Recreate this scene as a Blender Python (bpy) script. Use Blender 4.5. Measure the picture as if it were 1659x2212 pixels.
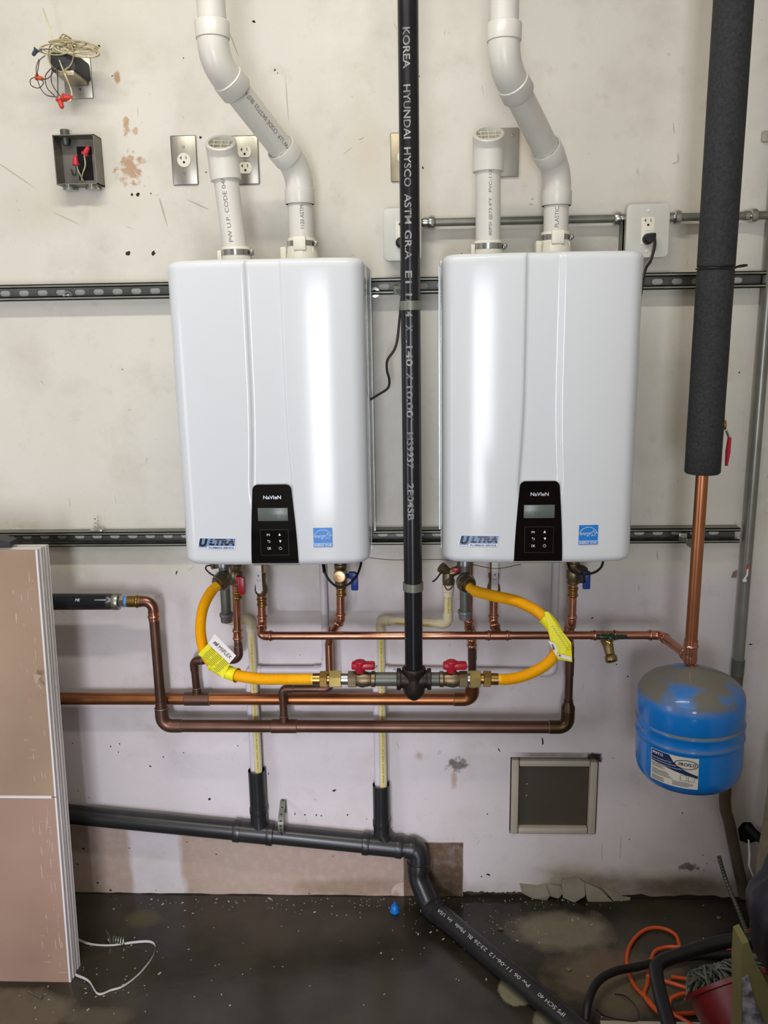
import bpy, bmesh, math, random
from math import sin, cos, pi, radians as R_, sqrt, tan
from mathutils import Vector, Matrix
random.seed(7)
for o in list(bpy.data.objects): bpy.data.objects.remove(o)
SC = bpy.context.scene
COL = SC.collection
V = Vector
# ------------------------------------------------------------------ camera
F_PX, PITCH, YAW, ROLL, CAM_D, CAM_H = 1820.19, .217, .0415, -.0164, 2.2935, 1.7267
W_, H_ = 1659.0, 2212.0
_f = V((-sin(YAW)*cos(PITCH), cos(YAW)*cos(PITCH), -sin(PITCH)))
_r0 = V((cos(YAW), sin(YAW), 0)); _u0 = _r0.cross(_f)
_r = cos(ROLL)*_r0 + sin(ROLL)*_u0; _u = -sin(ROLL)*_r0 + cos(ROLL)*_u0
CAMP = V((0, -CAM_D, CAM_H))
cd = bpy.data.cameras.new('camera'); cam = bpy.data.objects.new('camera', cd); COL.objects.link(cam)
cd.sensor_fit = 'VERTICAL'; cd.sensor_height = 24; cd.lens = 24*F_PX/H_; cd.clip_start = .05
cam.matrix_world = Matrix(((_r.x, _u.x, -_f.x, CAMP.x), (_r.y, _u.y, -_f.y, CAMP.y), (_r.z, _u.z, -_f.z, CAMP.z), (0, 0, 0, 1)))
SC.camera = cam
# ------------------------------------------------------------------ light and exposure
w = bpy.data.worlds.new('world'); SC.world = w; w.use_nodes = True
w.node_tree.nodes['Background'].inputs[0].default_value = (.75, .85, 1, 1)
w.node_tree.nodes['Background'].inputs[1].default_value = .9
SC.view_settings.view_transform = 'Standard'; SC.view_settings.look = 'None'
SC.view_settings.exposure = 0.0; SC.view_settings.gamma = 1; SC.view_settings.use_curve_mapping = False

def area(name, loc, target, sx, sy, power, color, spread=180):
    l = bpy.data.lights.new(name, 'AREA'); l.shape = 'RECTANGLE'; l.size = sx; l.size_y = sy
    l.energy = power; l.color = color; l.spread = R_(spread)
    o = bpy.data.objects.new(name, l); COL.objects.link(o); o.location = loc
    o.rotation_euler = (V(target)-V(loc)).to_track_quat('-Z', 'Y').to_euler()
    return o
area('daylight_doorway', (-.2, -5.45, 1.12), (-.2, 0, 1.12), 0.72, 1.9, 100, (.90, .93, 1.0))
area('ceiling_fixture', (-.9, -3.0, 3.12), (-.7, -1.8, 0), 2.4, 1.2, 17, (1.0, .98, .93))
area('ceiling_tube_light', (-.45, -1.3, 3.1), (-.45, -.55, 0), 1.3, .10, 23, (1.0, .96, .87))
area('side_window', (-2.52, -1.9, 1.2), (-.1, 0, .8), 1.2, 1.2, 26, (.88, .88, 1.0))
sp = bpy.data.lights.new('added_fill_spot', 'SPOT'); sp.energy = 48; sp.color = (.86, .84, 1); sp.spot_size = R_(46); sp.spot_blend = 1; sp.shadow_soft_size = .03  # unseen spot added to brighten the lower-left wall
so = bpy.data.objects.new('added_fill_spot', sp); COL.objects.link(so); so.location = (-.5, -2.0, .9)
so.rotation_euler = (V((-.42, 0, .33))-so.location).to_track_quat('-Z', 'Y').to_euler()

# ------------------------------------------------------------------ helpers
def ray(px, py): return _f + _r*((px-W_/2)/F_PX) - _u*((py-H_/2)/F_PX)
def at(px, py, Y):                      # point of the plane y = Y seen at that pixel
    d = ray(px, py); return CAMP + d*((Y-CAMP.y)/d.y)
def atz(px, py, Z=0.0):
    d = ray(px, py); return CAMP + d*((Z-CAMP.z)/d.z)

def lin(h):
    h = h.lstrip('#'); c = [int(h[i:i+2], 16)/255 for i in (0, 2, 4)]
    return tuple([x/12.92 if x <= .04045 else ((x+.055)/1.055)**2.4 for x in c])+(1,)
MATS = {}
def mat(name, hexc, rough=.5, metal=0, hex2=None, scale=8, amt=.5, bump=0, bscale=None, coat=0, stretch=(1, 1, 1), emit=None, detail=5, spec=None):
    if name in MATS: return MATS[name]
    m = bpy.data.materials.new(name); m.use_nodes = True; nt = m.node_tree; N = nt.nodes; L = nt.links
    b = N['Principled BSDF']; b.inputs['Base Color'].default_value = lin(hexc); b.inputs['Roughness'].default_value = rough
    b.inputs['Metallic'].default_value = metal; b.inputs['Coat Weight'].default_value = coat
    if spec is not None: b.inputs['Specular IOR Level'].default_value = spec
    tc = N.new('ShaderNodeTexCoord'); mp = N.new('ShaderNodeMapping'); mp.inputs['Scale'].default_value = stretch
    L.new(tc.outputs['Object'], mp.inputs[0])
    if hex2:
        n = N.new('ShaderNodeTexNoise'); n.inputs['Scale'].default_value = scale; n.inputs['Detail'].default_value = detail
        L.new(mp.outputs[0], n.inputs['Vector'])
        mr = N.new('ShaderNodeMapRange'); mr.inputs[1].default_value = .5-amt*.3; mr.inputs[2].default_value = .5+amt*.3
        L.new(n.outputs[0], mr.inputs[0])
        mx = N.new('ShaderNodeMix'); mx.data_type = 'RGBA'; mx.inputs[6].default_value = lin(hexc); mx.inputs[7].default_value = lin(hex2)
        L.new(mr.outputs[0], mx.inputs[0]); L.new(mx.outputs[2], b.inputs['Base Color'])
    if bump:
        n2 = N.new('ShaderNodeTexNoise'); n2.inputs['Scale'].default_value = bscale or scale*4; n2.inputs['Detail'].default_value = 4
        L.new(mp.outputs[0], n2.inputs['Vector'])
        bp = N.new('ShaderNodeBump'); bp.inputs['Strength'].default_value = bump; bp.inputs['Distance'].default_value = .002
        L.new(n2.outputs[0], bp.inputs['Height']); L.new(bp.outputs[0], b.inputs['Normal'])
    if emit:
        b.inputs['Emission Color'].default_value = lin(hexc); b.inputs['Emission Strength'].default_value = emit
    MATS[name] = m; return m

class MB:
    """collects shapes; build() links them as one mesh object"""
    def __init__(s): s.v = []; s.f = []; s.m = []
    def add(s, vs, fs, mi=0):
        o = len(s.v); s.v += [V(p) for p in vs]; s.f += [[i+o for i in f] for f in fs]; s.m += [mi]*len(fs); return s
    def box(s, x0, x1, y0, y1, z0, z1, mi=0, M=None, bev=0, seg=2):
        if bev:
            bm = bmesh.new(); bmesh.ops.create_cube(bm, size=1)
            for q in bm.verts: q.co = V(((x0+x1)/2+q.co.x*(x1-x0), (y0+y1)/2+q.co.y*(y1-y0), (z0+z1)/2+q.co.z*(z1-z0)))
            bmesh.ops.bevel(bm, geom=bm.edges[:], offset=bev, segments=seg, affect='EDGES', profile=.5)
            return s.bm(bm, mi, M)
        vs = [V((x, y, z)) for x in (x0, x1) for y in (y0, y1) for z in (z0, z1)]
        if M: vs = [M @ p for p in vs]
        return s.add(vs, [(0, 1, 3, 2), (4, 6, 7, 5), (0, 4, 5, 1), (2, 3, 7, 6), (0, 2, 6, 4), (1, 5, 7, 3)], mi)
    def bm(s, bm, mi=0, M=None):
        bm.verts.ensure_lookup_table()
        vs = [(M @ q.co if M else q.co.copy()) for q in bm.verts]; fs = [[q.index for q in f.verts] for f in bm.faces]
        bm.free(); return s.add(vs, fs, mi)
    def tube(s, pts, r, seg=20, mi=0, caps=True, flat=None):
        pts = [V(p) for p in pts]; n = len(pts); rs = r if isinstance(r, (list, tuple)) else [r]*n
        T = []
        for i in range(n):
            d = (pts[min(i+1, n-1)]-pts[max(i-1, 0)]); T.append(d.normalized() if d.length > 1e-9 else (T[-1] if T else V((0, 0, 1))))
        a = V((0, 0, 1)) if abs(T[0].z) < .9 else V((0, 1, 0))
        u = T[0].cross(a).normalized(); vs = []; fs = []
        for i in range(n):
            u = (u-T[i]*u.dot(T[i])).normalized(); w_ = T[i].cross(u)
            for k in range(seg):
                t = 2*pi*k/seg; fx = flat or 1
                vs.append(pts[i]+(u*cos(t)*fx+w_*sin(t))*rs[i])
        for i in range(n-1):
            for k in range(seg):
                k2 = (k+1) % seg; fs.append((i*seg+k, i*seg+k2, (i+1)*seg+k2, (i+1)*seg+k))
        if caps: fs.append(list(range(seg))[::-1]); fs.append([(n-1)*seg+k for k in range(seg)])
        return s.add(vs, fs, mi)
    def lathe(s, O, D, prof, seg=24, mi=0, caps=True, ref=None):
        """prof: (distance along D, radius)"""
        O = V(O); D = V(D).normalized(); a = ref or (V((0, 0, 1)) if abs(D.z) < .9 else V((0, 1, 0)))
        u = D.cross(V(a)).normalized(); w_ = D.cross(u); vs = []; fs = []
        for h, r in prof:
            for k in range(seg):
                t = 2*pi*(k+.5)/seg; vs.append(O+D*h+(u*cos(t)+w_*sin(t))*r)
        for i in range(len(prof)-1):
            for k in range(seg):
                k2 = (k+1) % seg; fs.append((i*seg+k, i*seg+k2, (i+1)*seg+k2, (i+1)*seg+k))
        if caps: fs.append(list(range(seg))[::-1]); fs.append([(len(prof)-1)*seg+k for k in range(seg)])
        return s.add(vs, fs, mi)
    def hexn(s, O, D, h, r, mi=0, ch=.0015):
        return s.lathe(O, D, [(0, r-ch), (ch*.6, r), (h-ch*.6, r), (h, r-ch)], 6, mi)
    def prism(s, poly, fn, d, mi=0):
        """poly 2D; fn(u,v,depth)->point; thickness d"""
        n = len(poly); vs = [fn(a, b, 0) for a, b in poly]+[fn(a, b, d) for a, b in poly]
        return s.add(vs, [list(range(n))[::-1], list(range(n, 2*n))]+[(i, (i+1) % n, n+(i+1) % n, n+i) for i in range(n)], mi)
    def build(s, name, m, parent=None, ang=35, smooth=True):
        me = bpy.data.meshes.new(name)
        c = V((0, 0, 0))
        me.from_pydata([tuple(p) for p in s.v], [], s.f)
        ms = m if isinstance(m, (list, tuple)) else [m]
        for q in ms: me.materials.append(q)
        if len(ms) > 1: me.polygons.foreach_set('material_index', s.m)
        bm = bmesh.new(); bm.from_mesh(me); bmesh.ops.recalc_face_normals(bm, faces=bm.faces[:]); bm.to_mesh(me); bm.free()
        if smooth:
            me.polygons.foreach_set('use_smooth', [True]*len(me.polygons)); me.set_sharp_from_angle(angle=R_(ang))
        o = bpy.data.objects.new(name, me); COL.objects.link(o)
        if parent is not None:
            o.parent = parent
            root = parent
            while root.parent: root = root.parent
            off = wloc(parent)
            if off.length > 0: me.transform(Matrix.Translation(-off))
        return o
def wloc(o):
    p = V(o.location)
    while o.parent: o = o.parent; p += V(o.location)
    return p
def tag(o, label=None, cat=None, group=None, kind=None):
    if label: o['label'] = label
    if cat: o['category'] = cat
    if group: o['group'] = group
    if kind: o['kind'] = kind
    return o
def thing(name, label, cat, loc=(0, 0, 0), group=None):
    o = bpy.data.objects.new(name, None); COL.objects.link(o); o.location = loc; o.empty_display_size = .05
    return tag(o, label, cat, group)
def solo(mb, name, m, label, cat, group=None, ang=35):
    return tag(mb.build(name, m, None, ang), label, cat, group)
def struct(mb, name, m, parent=None, smooth=True):
    o = mb.build(name, m, parent, smooth=smooth); 
    if parent is None: o['kind'] = 'structure'
    return o

def fillet(pts, rad, n=7):
    pts = [V(p) for p in pts]; out = [pts[0]]
    for i in range(1, len(pts)-1):
        r = rad[i-1] if isinstance(rad, (list, tuple)) else rad
        a = (pts[i-1]-pts[i]); b = (pts[i+1]-pts[i]); la, lb = a.length, b.length; a.normalize(); b.normalize()
        ang = a.angle(b); t = min(r/max(tan(ang/2), 1e-6), la*.499, lb*.499)
        if pi-ang < .02: out.append(pts[i]); continue
        rr = t*tan(ang/2); c = pts[i]+(a+b).normalized()*(rr/sin(ang/2)); s0 = pts[i]+a*t-c; s1 = pts[i]+b*t-c
        for k in range(n+1):
            f = k/n; th = s0.angle(s1)
            out.append(c+(s0*sin((1-f)*th)+s1*sin(f*th))/sin(th))
    out.append(pts[-1]); return out
def spline(pts, n=8):
    pts = [V(p) for p in pts]; P = [pts[0]*2-pts[1]]+pts+[pts[-1]*2-pts[-2]]; out = []
    for i in range(1, len(P)-2):
        for k in range(n):
            t = k/n; a, b, c, d = P[i-1], P[i], P[i+1], P[i+2]
            out.append(.5*((2*b)+(c-a)*t+(2*a-5*b+4*c-d)*t*t+(3*b-a-3*c+d)*t**3))
    out.append(pts[-1]); return out

# text ------------------------------------------------------------
def text_polys(s, shear=0, bold=0, spacing=1.0):
    cu = bpy.data.curves.new('t', 'FONT'); cu.body = s; cu.size = 1; cu.shear = shear; cu.offset = bold; cu.space_character = spacing
    cu.resolution_u = 3
    ob = bpy.data.objects.new('t', cu); COL.objects.link(ob)
    dg = bpy.context.evaluated_depsgraph_get(); me = bpy.data.meshes.new_from_object(ob.evaluated_get(dg))
    bm = bmesh.new(); bm.from_mesh(me); bpy.data.objects.remove(ob); bpy.data.curves.remove(cu); bpy.data.meshes.remove(me)
    return bm
def text(parent, name, s, fn, w, h, m, slices=0, shear=0, bold=0, flipx=False, spacing=1.0):
    """fn(u,v)->world point; the text fills w x h centred on (0,0)"""
    bm = text_polys(s, shear, bold, spacing)
    xs = [q.co.x for q in bm.verts]; ys = [q.co.y for q in bm.verts]
    x0, x1, y0, y1 = min(xs), max(xs), min(ys), max(ys)
    for q in bm.verts: q.co = V(((q.co.x-x0)/(x1-x0)*w-w/2, (q.co.y-y0)/(y1-y0)*h-h/2, 0))
    if slices:
        for k in range(1, slices):
            yy = -h/2+h*k/slices
            bmesh.ops.bisect_plane(bm, geom=bm.verts[:]+bm.edges[:]+bm.faces[:], plane_co=(0, yy, 0), plane_no=(0, 1, 0))
    mb = MB(); bm.verts.ensure_lookup_table()
    mb.add([fn(q.co.x, q.co.y) for q in bm.verts], [[q.index for q in f.verts] for f in bm.faces]); bm.free()
    o = mb.build(name, m, parent, smooth=False); return o
def plane_fn(O, U, Vv, eps=.0004):
    O, U, Vv = V(O), V(U).normalized(), V(Vv).normalized(); n = U.cross(Vv).normalized()
    return lambda a, b, d=0: O+U*a+Vv*b+n*(eps+d)
def cyl_fn(O, D, r, face, eps=.0005):
    """text runs along D on a cylinder of radius r; face = direction of the text's middle; v turns about the axis"""
    O = V(O); D = V(D).normalized(); n = V(face); n = (n-D*n.dot(D)).normalized(); s = n.cross(D)   # up = n x D
    return lambda a, b, d=0: O+D*a+(n*cos(b/r)+s*sin(b/r))*(r+eps+d)

# ------------------------------------------------------------------ materials
def stain_mat(name, base, base2, blobs, rough=.6, rough2=None, bump=.15, nscale=2.2, axis='XZ', spec=.5, speck=None):
    m = bpy.data.materials.new(name); m.use_nodes = True; nt = m.node_tree; N = nt.nodes; L = nt.links; b = N['Principled BSDF']
    b.inputs['Specular IOR Level'].default_value = spec
    geo = N.new('ShaderNodeNewGeometry')
    def noise(s, d=6, rgh=.55):
        n = N.new('ShaderNodeTexNoise'); n.inputs['Scale'].default_value = s; n.inputs['Detail'].default_value = d; n.inputs['Roughness'].default_value = rgh
        L.new(geo.outputs['Position'], n.inputs['Vector']); return n.outputs[0]
    def rng(x, a, c, o0=0, o1=1):
        r = N.new('ShaderNodeMapRange'); r.inputs[1].default_value = a; r.inputs[2].default_value = c; r.inputs[3].default_value = o0; r.inputs[4].default_value = o1
        L.new(x, r.inputs[0]); return r.outputs[0]
    def math_(op, a, c):
        q = N.new('ShaderNodeMath'); q.operation = op
        for i, x in enumerate((a, c)):
            if isinstance(x, (int, float)): q.inputs[i].default_value = x
            else: L.new(x, q.inputs[i])
        return q.outputs[0]
    def mix(f, a, c):
        q = N.new('ShaderNodeMix'); q.data_type = 'RGBA'; L.new(f, q.inputs[0])
        for i, x in ((6, a), (7, c)):
            if isinstance(x, tuple): q.inputs[i].default_value = x
            else: L.new(x, q.inputs[i])
        return q.outputs[2]
    n1 = noise(nscale); nf = noise(38, 5); nm_ = noise(9, 6); ns_ = noise(48, 5)
    col = mix(rng(n1, .38, .66), lin(base), lin(base2))
    rval = None
    for (ca, cb, ra, rb, hexc, strength, edge, kind, nz) in blobs:
        sub = N.new('ShaderNodeVectorMath'); sub.operation = 'SUBTRACT'; L.new(geo.outputs['Position'], sub.inputs[0])
        sub.inputs[1].default_value = (ca, 0, cb) if axis == 'XZ' else (ca, cb, 0)
        mul = N.new('ShaderNodeVectorMath'); mul.operation = 'MULTIPLY'; L.new(sub.outputs[0], mul.inputs[0])
        mul.inputs[1].default_value = (1/ra, 0, 1/rb) if axis == 'XZ' else (1/ra, 1/rb, 0)
        if kind == 'e':
            ln = N.new('ShaderNodeVectorMath'); ln.operation = 'LENGTH'; L.new(mul.outputs[0], ln.inputs[0]); d = ln.outputs['Value']
        else:
            ab = N.new('ShaderNodeVectorMath'); ab.operation = 'ABSOLUTE'; L.new(mul.outputs[0], ab.inputs[0])
            sx = N.new('ShaderNodeSeparateXYZ'); L.new(ab.outputs[0], sx.inputs[0])
            d = math_('MAXIMUM', sx.outputs[0], sx.outputs[2 if axis == 'XZ' else 1])
        d = math_('ADD', d, math_('MULTIPLY', math_('SUBTRACT', ns_ if ra < .045 else nm_, .5), nz*(2.2 if ra < .045 else 1)))
        fct = math_('MULTIPLY', rng(d, 1-edge, 1, 1, 0), strength)
        fct = math_('MULTIPLY', fct, rng(nf, .2, .55, .75, 1))
        col = mix(fct, col, lin(hexc))
        if rough2 is not None: rval = fct if rval is None else math_('MAXIMUM', rval, fct)
    if axis == 'XZ':
        for sc_, lo, hi, hx, st in ((4.5, .5, .75, '#a89f8c', .38), (13, .58, .78, '#9d927f', .30), (75, .60, .75, '#968b7b', .22)):
            col = mix(rng(noise(sc_, 6, .62), lo, hi, 0, st), col, lin(hx))
    if speck:
        for sc_, lo, hx, st in speck:
            n = noise(sc_, 2, .5); col = mix(rng(n, lo, lo+.02, 0, st), col, lin(hx))
    L.new(col, b.inputs['Base Color'])
    if rough2 is not None and rval is not None:
        L.new(rng(rval, 0, 1, rough, rough2), b.inputs['Roughness'])
    else: b.inputs['Roughness'].default_value = rough
    bp = N.new('ShaderNodeBump'); bp.inputs['Strength'].default_value = bump; bp.inputs['Distance'].default_value = .004
    L.new(nf, bp.inputs['Height']); L.new(bp.outputs[0], b.inputs['Normal'])
    return m

def wz(px, py): p = at(px, py, 0); return p.x, p.z
def blob(px0, py0, px1, py1, hexc, st, edge=.3, kind='e', nz=.5):
    a = at(px0, py0, 0); c = at(px1, py1, 0)
    return ((a.x+c.x)/2, (a.z+c.z)/2, abs(c.x-a.x)/2, abs(a.z-c.z)/2, hexc, st, edge, kind, nz)
WALLB = [
    blob(-300, 1225, 1700, 2000, '#d2c8d2', .6, .12, 'b', .12),  # lavender cast of bluish light painted over the lower wall
    blob(-200, 1780, 300, 1990, '#ad9686', .9, .05, 'b', .10),          # bare patch behind the drywall
    blob(385, 1800, 905, 1990, '#b29a8a', .95, .06, 'b', .22),
    blob(600, 1890, 905, 1945, '#8a7560', .7, .5, 'e', .9),
    blob(845, 1905, 912, 1950, '#c9b4a4', .9, .1, 'e', .5),
    blob(870, 1818, 1001, 1960, '#66503f', 1, .04, 'b', .08),
    blob(880, 1860, 1010, 1950, '#4b4132', .6, .5, 'e', .6),
    blob(1130, 1850, 1340, 1960, '#8d8468', .6, .6, 'e', 1.0),
    blob(1350, 1890, 1600, 1945, '#4a4436', .75, .7, 'e', 1.0),
    blob(1130, 1870, 1800, 2010, '#6e614c', .75, .5, 'b', .7),
    blob(1468, 1862, 1510, 1884, '#3a2c1e', .8, .4, 'e', 1.2),
    blob(965, 1635, 1010, 1668, '#3c3028', .8, .5, 'e', 1.3),
    blob(972, 1660, 990, 1710, '#a5805c', .6, .6, 'e', .6),
    blob(1266, 1625, 1302, 1648, '#0b0906', 1, .3, 'b', .5), blob(1100, 1624, 1300, 1638, '#4a4136', .7, .5, 'b', .5),
    blob(893, 1620, 915, 1645, '#a5805c', .55, .7, 'e', .8),
    blob(245, 150, 262, 182, '#a8783c', .8, .4, 'e', .8),
    blob(262, 250, 284, 295, '#ad7f4a', .75, .4, 'e', 1.2),
    blob(285, 272, 300, 294, '#ad7f4a', .6, .5, 'e', 1.2),
    blob(252, 330, 312, 400, '#a8763f', .75, .5, 'e', 1.9),
    blob(-100, 380, 330, 520, '#b9ae98', .35, .9, 'e', 1.0),
    blob(730, 240, 860, 420, '#c4b59c', .4, .9, 'e', 1.2),
    blob(1090, 200, 1180, 420, '#c9a888', .3, .9, 'e', 1.2),
]
M_wall = stain_mat('painted_plaster', '#dad6cc', '#d2cdc1', WALLB, .42, None, .10, 1.7, spec=.35,
                   speck=[(26, .745, '#9a8e7c', .35), (60, .78, '#6b5f52', .5)])
def fblob(px, py, rx, ry, hexc, st, edge=.4, nz=.8):
    p = atz(px, py); return (p.x, p.y, rx, ry, hexc, st, edge, 'e', nz)
FLOORB = [
    fblob(1210, 2010, .17, .10, '#7d7562', .9, .35, .9), fblob(1330, 2120, .22, .14, '#6d604c', .8, .4, 1.1),
    fblob(1120, 2140, .055, .06, '#8a846c', .95, .12, 1.0), fblob(1190, 2205, .05, .05, '#8a846c', .8, .2, 1.0),
    fblob(40, 2190, .16, .09, '#6c6350', .8, .25, 1.1), fblob(210, 2200, .10, .05, '#6c6350', .5, .4, 1.3),
    fblob(310, 1985, .07, .04, '#5a5430', .7, .6, 1.2), fblob(1330, 2080, .08, .05, '#6e4038', .35, .8, 1.0),
    fblob(430, 2080, .12, .05, '#241f16', .6, .8, 1.1),
]
M_floor = stain_mat('wet_concrete', '#3f3a30', '#221f18', FLOORB, .22, .62, .12, 3.0, axis='XY', spec=.45)
M_cream = mat('ceiling_paint', '#b8b2a4', .7)
M_dim = mat('garage_wall_paint', '#b4ada0', .8)
M_white = mat('white_enamel', '#d3d6da', .13, 0, spec=.26)
M_chassis = mat('galvanised_case', '#a9adab', .32, .75, '#8f9391', 9, .8)
M_blackg = mat('black_gloss', '#08080a', .06, 0, coat=1)
M_blackp = mat('black_plastic', '#111113', .45)
M_screen = mat('lcd_screen', '#555e58', .3, emit=.05)
M_lcdink = mat('lcd_ink', '#4a524e', .4)
M_silver = mat('silver_lettering', '#c9ccd2', .3, .6)
M_print = mat('white_print', '#e8eaee', .5)
M_pvc = mat('white_pvc', '#d4d2cb', .33, 0, '#c6c3ba', 7, .9, .03, 60)
M_pvc2 = mat('white_pvc_painted', '#d3cdd2', .4, 0, '#c6bfc2', 6, .8)
M_pvcprint = mat('pvc_print_grey', '#6c6a68', .6)
M_cpvc = mat('cream_cpvc', '#d8cfae', .38, 0, '#cbc09c', 9, .7)
M_yel = mat('yellow_stripe', '#cbb950', .5)
M_steel = mat('stainless_steel', '#a8a49a', .36, .85, '#8d897e', 30, .6, .04, 80, stretch=(1, 1, .08))
M_galv = mat('galvanised_strut', '#85867c', .42, .4, '#6b6c61', 24, .9, .05, 60)
M_galvd = mat('galvanised_dark', '#6c6e68', .45, .45, '#55574f', 20, .9, .05, 70)
M_zinc = mat('zinc_bright', '#c9cbc8', .22, .95, '#a4a6a2', 20, .7)
M_cu = mat('bright_copper', '#d49a80', .26, .95, '#b47a62', 14, .8, .02, 60)
M_cu2 = mat('warm_copper', '#a86e48', .36, .9, '#865433', 9, .9, .03, 60)
M_cud = mat('tarnished_copper', '#765749', .42, .8, '#563f34', 12, 1, .06, 50)
M_solder = mat('solder_ring', '#8d8a80', .45, .8)
M_brass = mat('brass', '#b48f4a', .28, .95, '#8d7042', 20, .8)
M_brassb = mat('bright_brass', '#d9c27a', .2, .9, '#c2a860', 25, .6)
M_bronze = mat('cast_bronze', '#8d7c62', .42, .85, '#6c5d48', 24, .9, .12, 90)
M_iron = mat('black_iron', '#1d1c20', .33, .35, '#27262b', 30, .6, .05, 60)
M_ironp = mat('black_steel_pipe', '#17171b', .27, .3, '#1f1f25', 20, .7, .03, 60)
M_castfit = mat('cast_iron_fitting', '#3b302d', .45, .6, '#2a2321', 40, .8, .25, 110)
M_stencil = mat('stencil_white', '#a9aaa6', .6, 0, '#4a4b4b', 60, .7)
M_hose = mat('yellow_gas_hose', '#f2b90c', .38, 0, '#e8a808', 12, .6)
M_tag = mat('yellow_tag', '#e3dc12', .45)
M_tagp = mat('tag_print', '#5d5a20', .6)
M_card = mat('white_card', '#e4dfdc', .5)
M_ink = mat('black_ink', '#151315', .6)
M_red = mat('red_vinyl', '#a31428', .35)
M_redp = mat('red_plastic', '#c73a2c', .4)
M_blue = mat('blue_vinyl', '#1f3f8c', .35)
M_abs = mat('black_abs', '#1c1c1e', .32, 0, '#29292a', 10, .8, .03, 50)
M_foam = mat('foam_insulation', '#141517', .8, 0, '#303134', 150, .9, 1.0, 220)
M_outlet = mat('ivory_outlet', '#e2dccd', .4)
M_wplate = mat('white_plate', '#cfd0c8', .4, 0, '#c2c2b8', 12, .8)
M_dirty = mat('dirty_steel', '#b3a88f', .42, .6, '#8d8068', 14, 1, .05, 60)
M_dark = mat('dark_void', '#080706', .9)
M_wireb = mat('beige_wire', '#b0a27c', .5); M_wirew = mat('pale_wire', '#d8cfa8', .5); M_wirep = mat('brown_wire', '#3c2a2c', .5)
M_wireg = mat('green_wire', '#33483c', .5)
M_tagbox = mat('dusty_transformer', '#26282b', .6, 0, '#34363a', 20, .7)
M_energy = mat('energy_blue', '#1477c8', .35)
M_paper = mat('brown_board_paper', '#a88f79', .75, 0, '#967d68', 4, .9, .06, 90)
M_paper2 = mat('reddish_board_paper', '#ab8c7c', .75, 0, '#967868', 4, .9, .06, 90)
M_gyp = mat('gypsum_edge', '#d8d3d1', .8, 0, '#c8c2c0', 40, .8, .3, 90)
M_gypw = mat('white_paper_edge', '#dcd8d8', .6)
M_scuff = mat('plaster_scuff', '#bdab99', .8)
M_debris = mat('white_debris', '#b5b0a4', .5)
M_capb = mat('blue_cap_plastic', '#0f6fc4', .35)
M_strap = mat('white_strap', '#bcb8b4', .45)
M_orange = mat('orange_cord', '#c8501c', .45)
M_hoseb = mat('black_rubber', '#0d0d0c', .5)
M_buck = mat('red_bucket', '#7a1219', .4, 0, '#5c0d12', 8, .8)
M_mop = mat('mop_yarn', '#6a6e66', .9, 0, '#3e423c', 50, .9)
M_bag = mat('dark_navy_bag', '#1b1c28', .45, 0, '#12121b', 6, .7, .4, 12)
M_olive = mat('olive_sack', '#6a6338', .8, 0, '#57512c', 6, .7, .2, 90)
M_sackp = mat('printed_paper', '#8b8790', .8, 0, '#3e3a44', 26, .25)
M_hatch = mat('hatch_door', '#4b4338', .5, 0, '#3f3a30', 5, .9, .05, 60)
M_trim = mat('aged_trim_paint', '#b9b0a1', .55, 0, '#a89e8c', 10, .9, .05, 80)

# tank enamel with a layer of dust on the dome (dust is real: it lies where the surface faces up)
def tank_mat():
    m = mat('blue_tank_enamel', '#0a70c2', .3, 0, coat=.3); nt = m.node_tree; N = nt.nodes; L = nt.links; b = N['Principled BSDF']
    g = N.new('ShaderNodeNewGeometry'); s = N.new('ShaderNodeSeparateXYZ'); L.new(g.outputs['Normal'], s.inputs[0])
    n = N.new('ShaderNodeTexNoise'); n.inputs['Scale'].default_value = 9; n.inputs['Detail'].default_value = 5; L.new(g.outputs['Position'], n.inputs['Vector'])
    r1 = N.new('ShaderNodeMapRange'); r1.inputs[1].default_value = .08; r1.inputs[2].default_value = .42; L.new(s.outputs[2], r1.inputs[0])
    r2 = N.new('ShaderNodeMapRange'); r2.inputs[1].default_value = .62; r2.inputs[2].default_value = .52; r2.inputs[3].default_value = .15; L.new(n.outputs[0], r2.inputs[0])
    mu = N.new('ShaderNodeMath'); mu.operation = 'MULTIPLY'; L.new(r1.outputs[0], mu.inputs[0]); L.new(r2.outputs[0], mu.inputs[1])
    mx = N.new('ShaderNodeMix'); mx.data_type = 'RGBA'; mx.inputs[6].default_value = lin('#0a70c2'); mx.inputs[7].default_value = lin('#66635a')
    L.new(mu.outputs[0], mx.inputs[0]); L.new(mx.outputs[2], b.inputs['Base Color'])
    r3 = N.new('ShaderNodeMapRange'); r3.inputs[3].default_value = .28; r3.inputs[4].default_value = .8; L.new(mu.outputs[0], r3.inputs[0]); L.new(r3.outputs[0], b.inputs['Roughness'])
    return m
M_tank = tank_mat()

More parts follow.
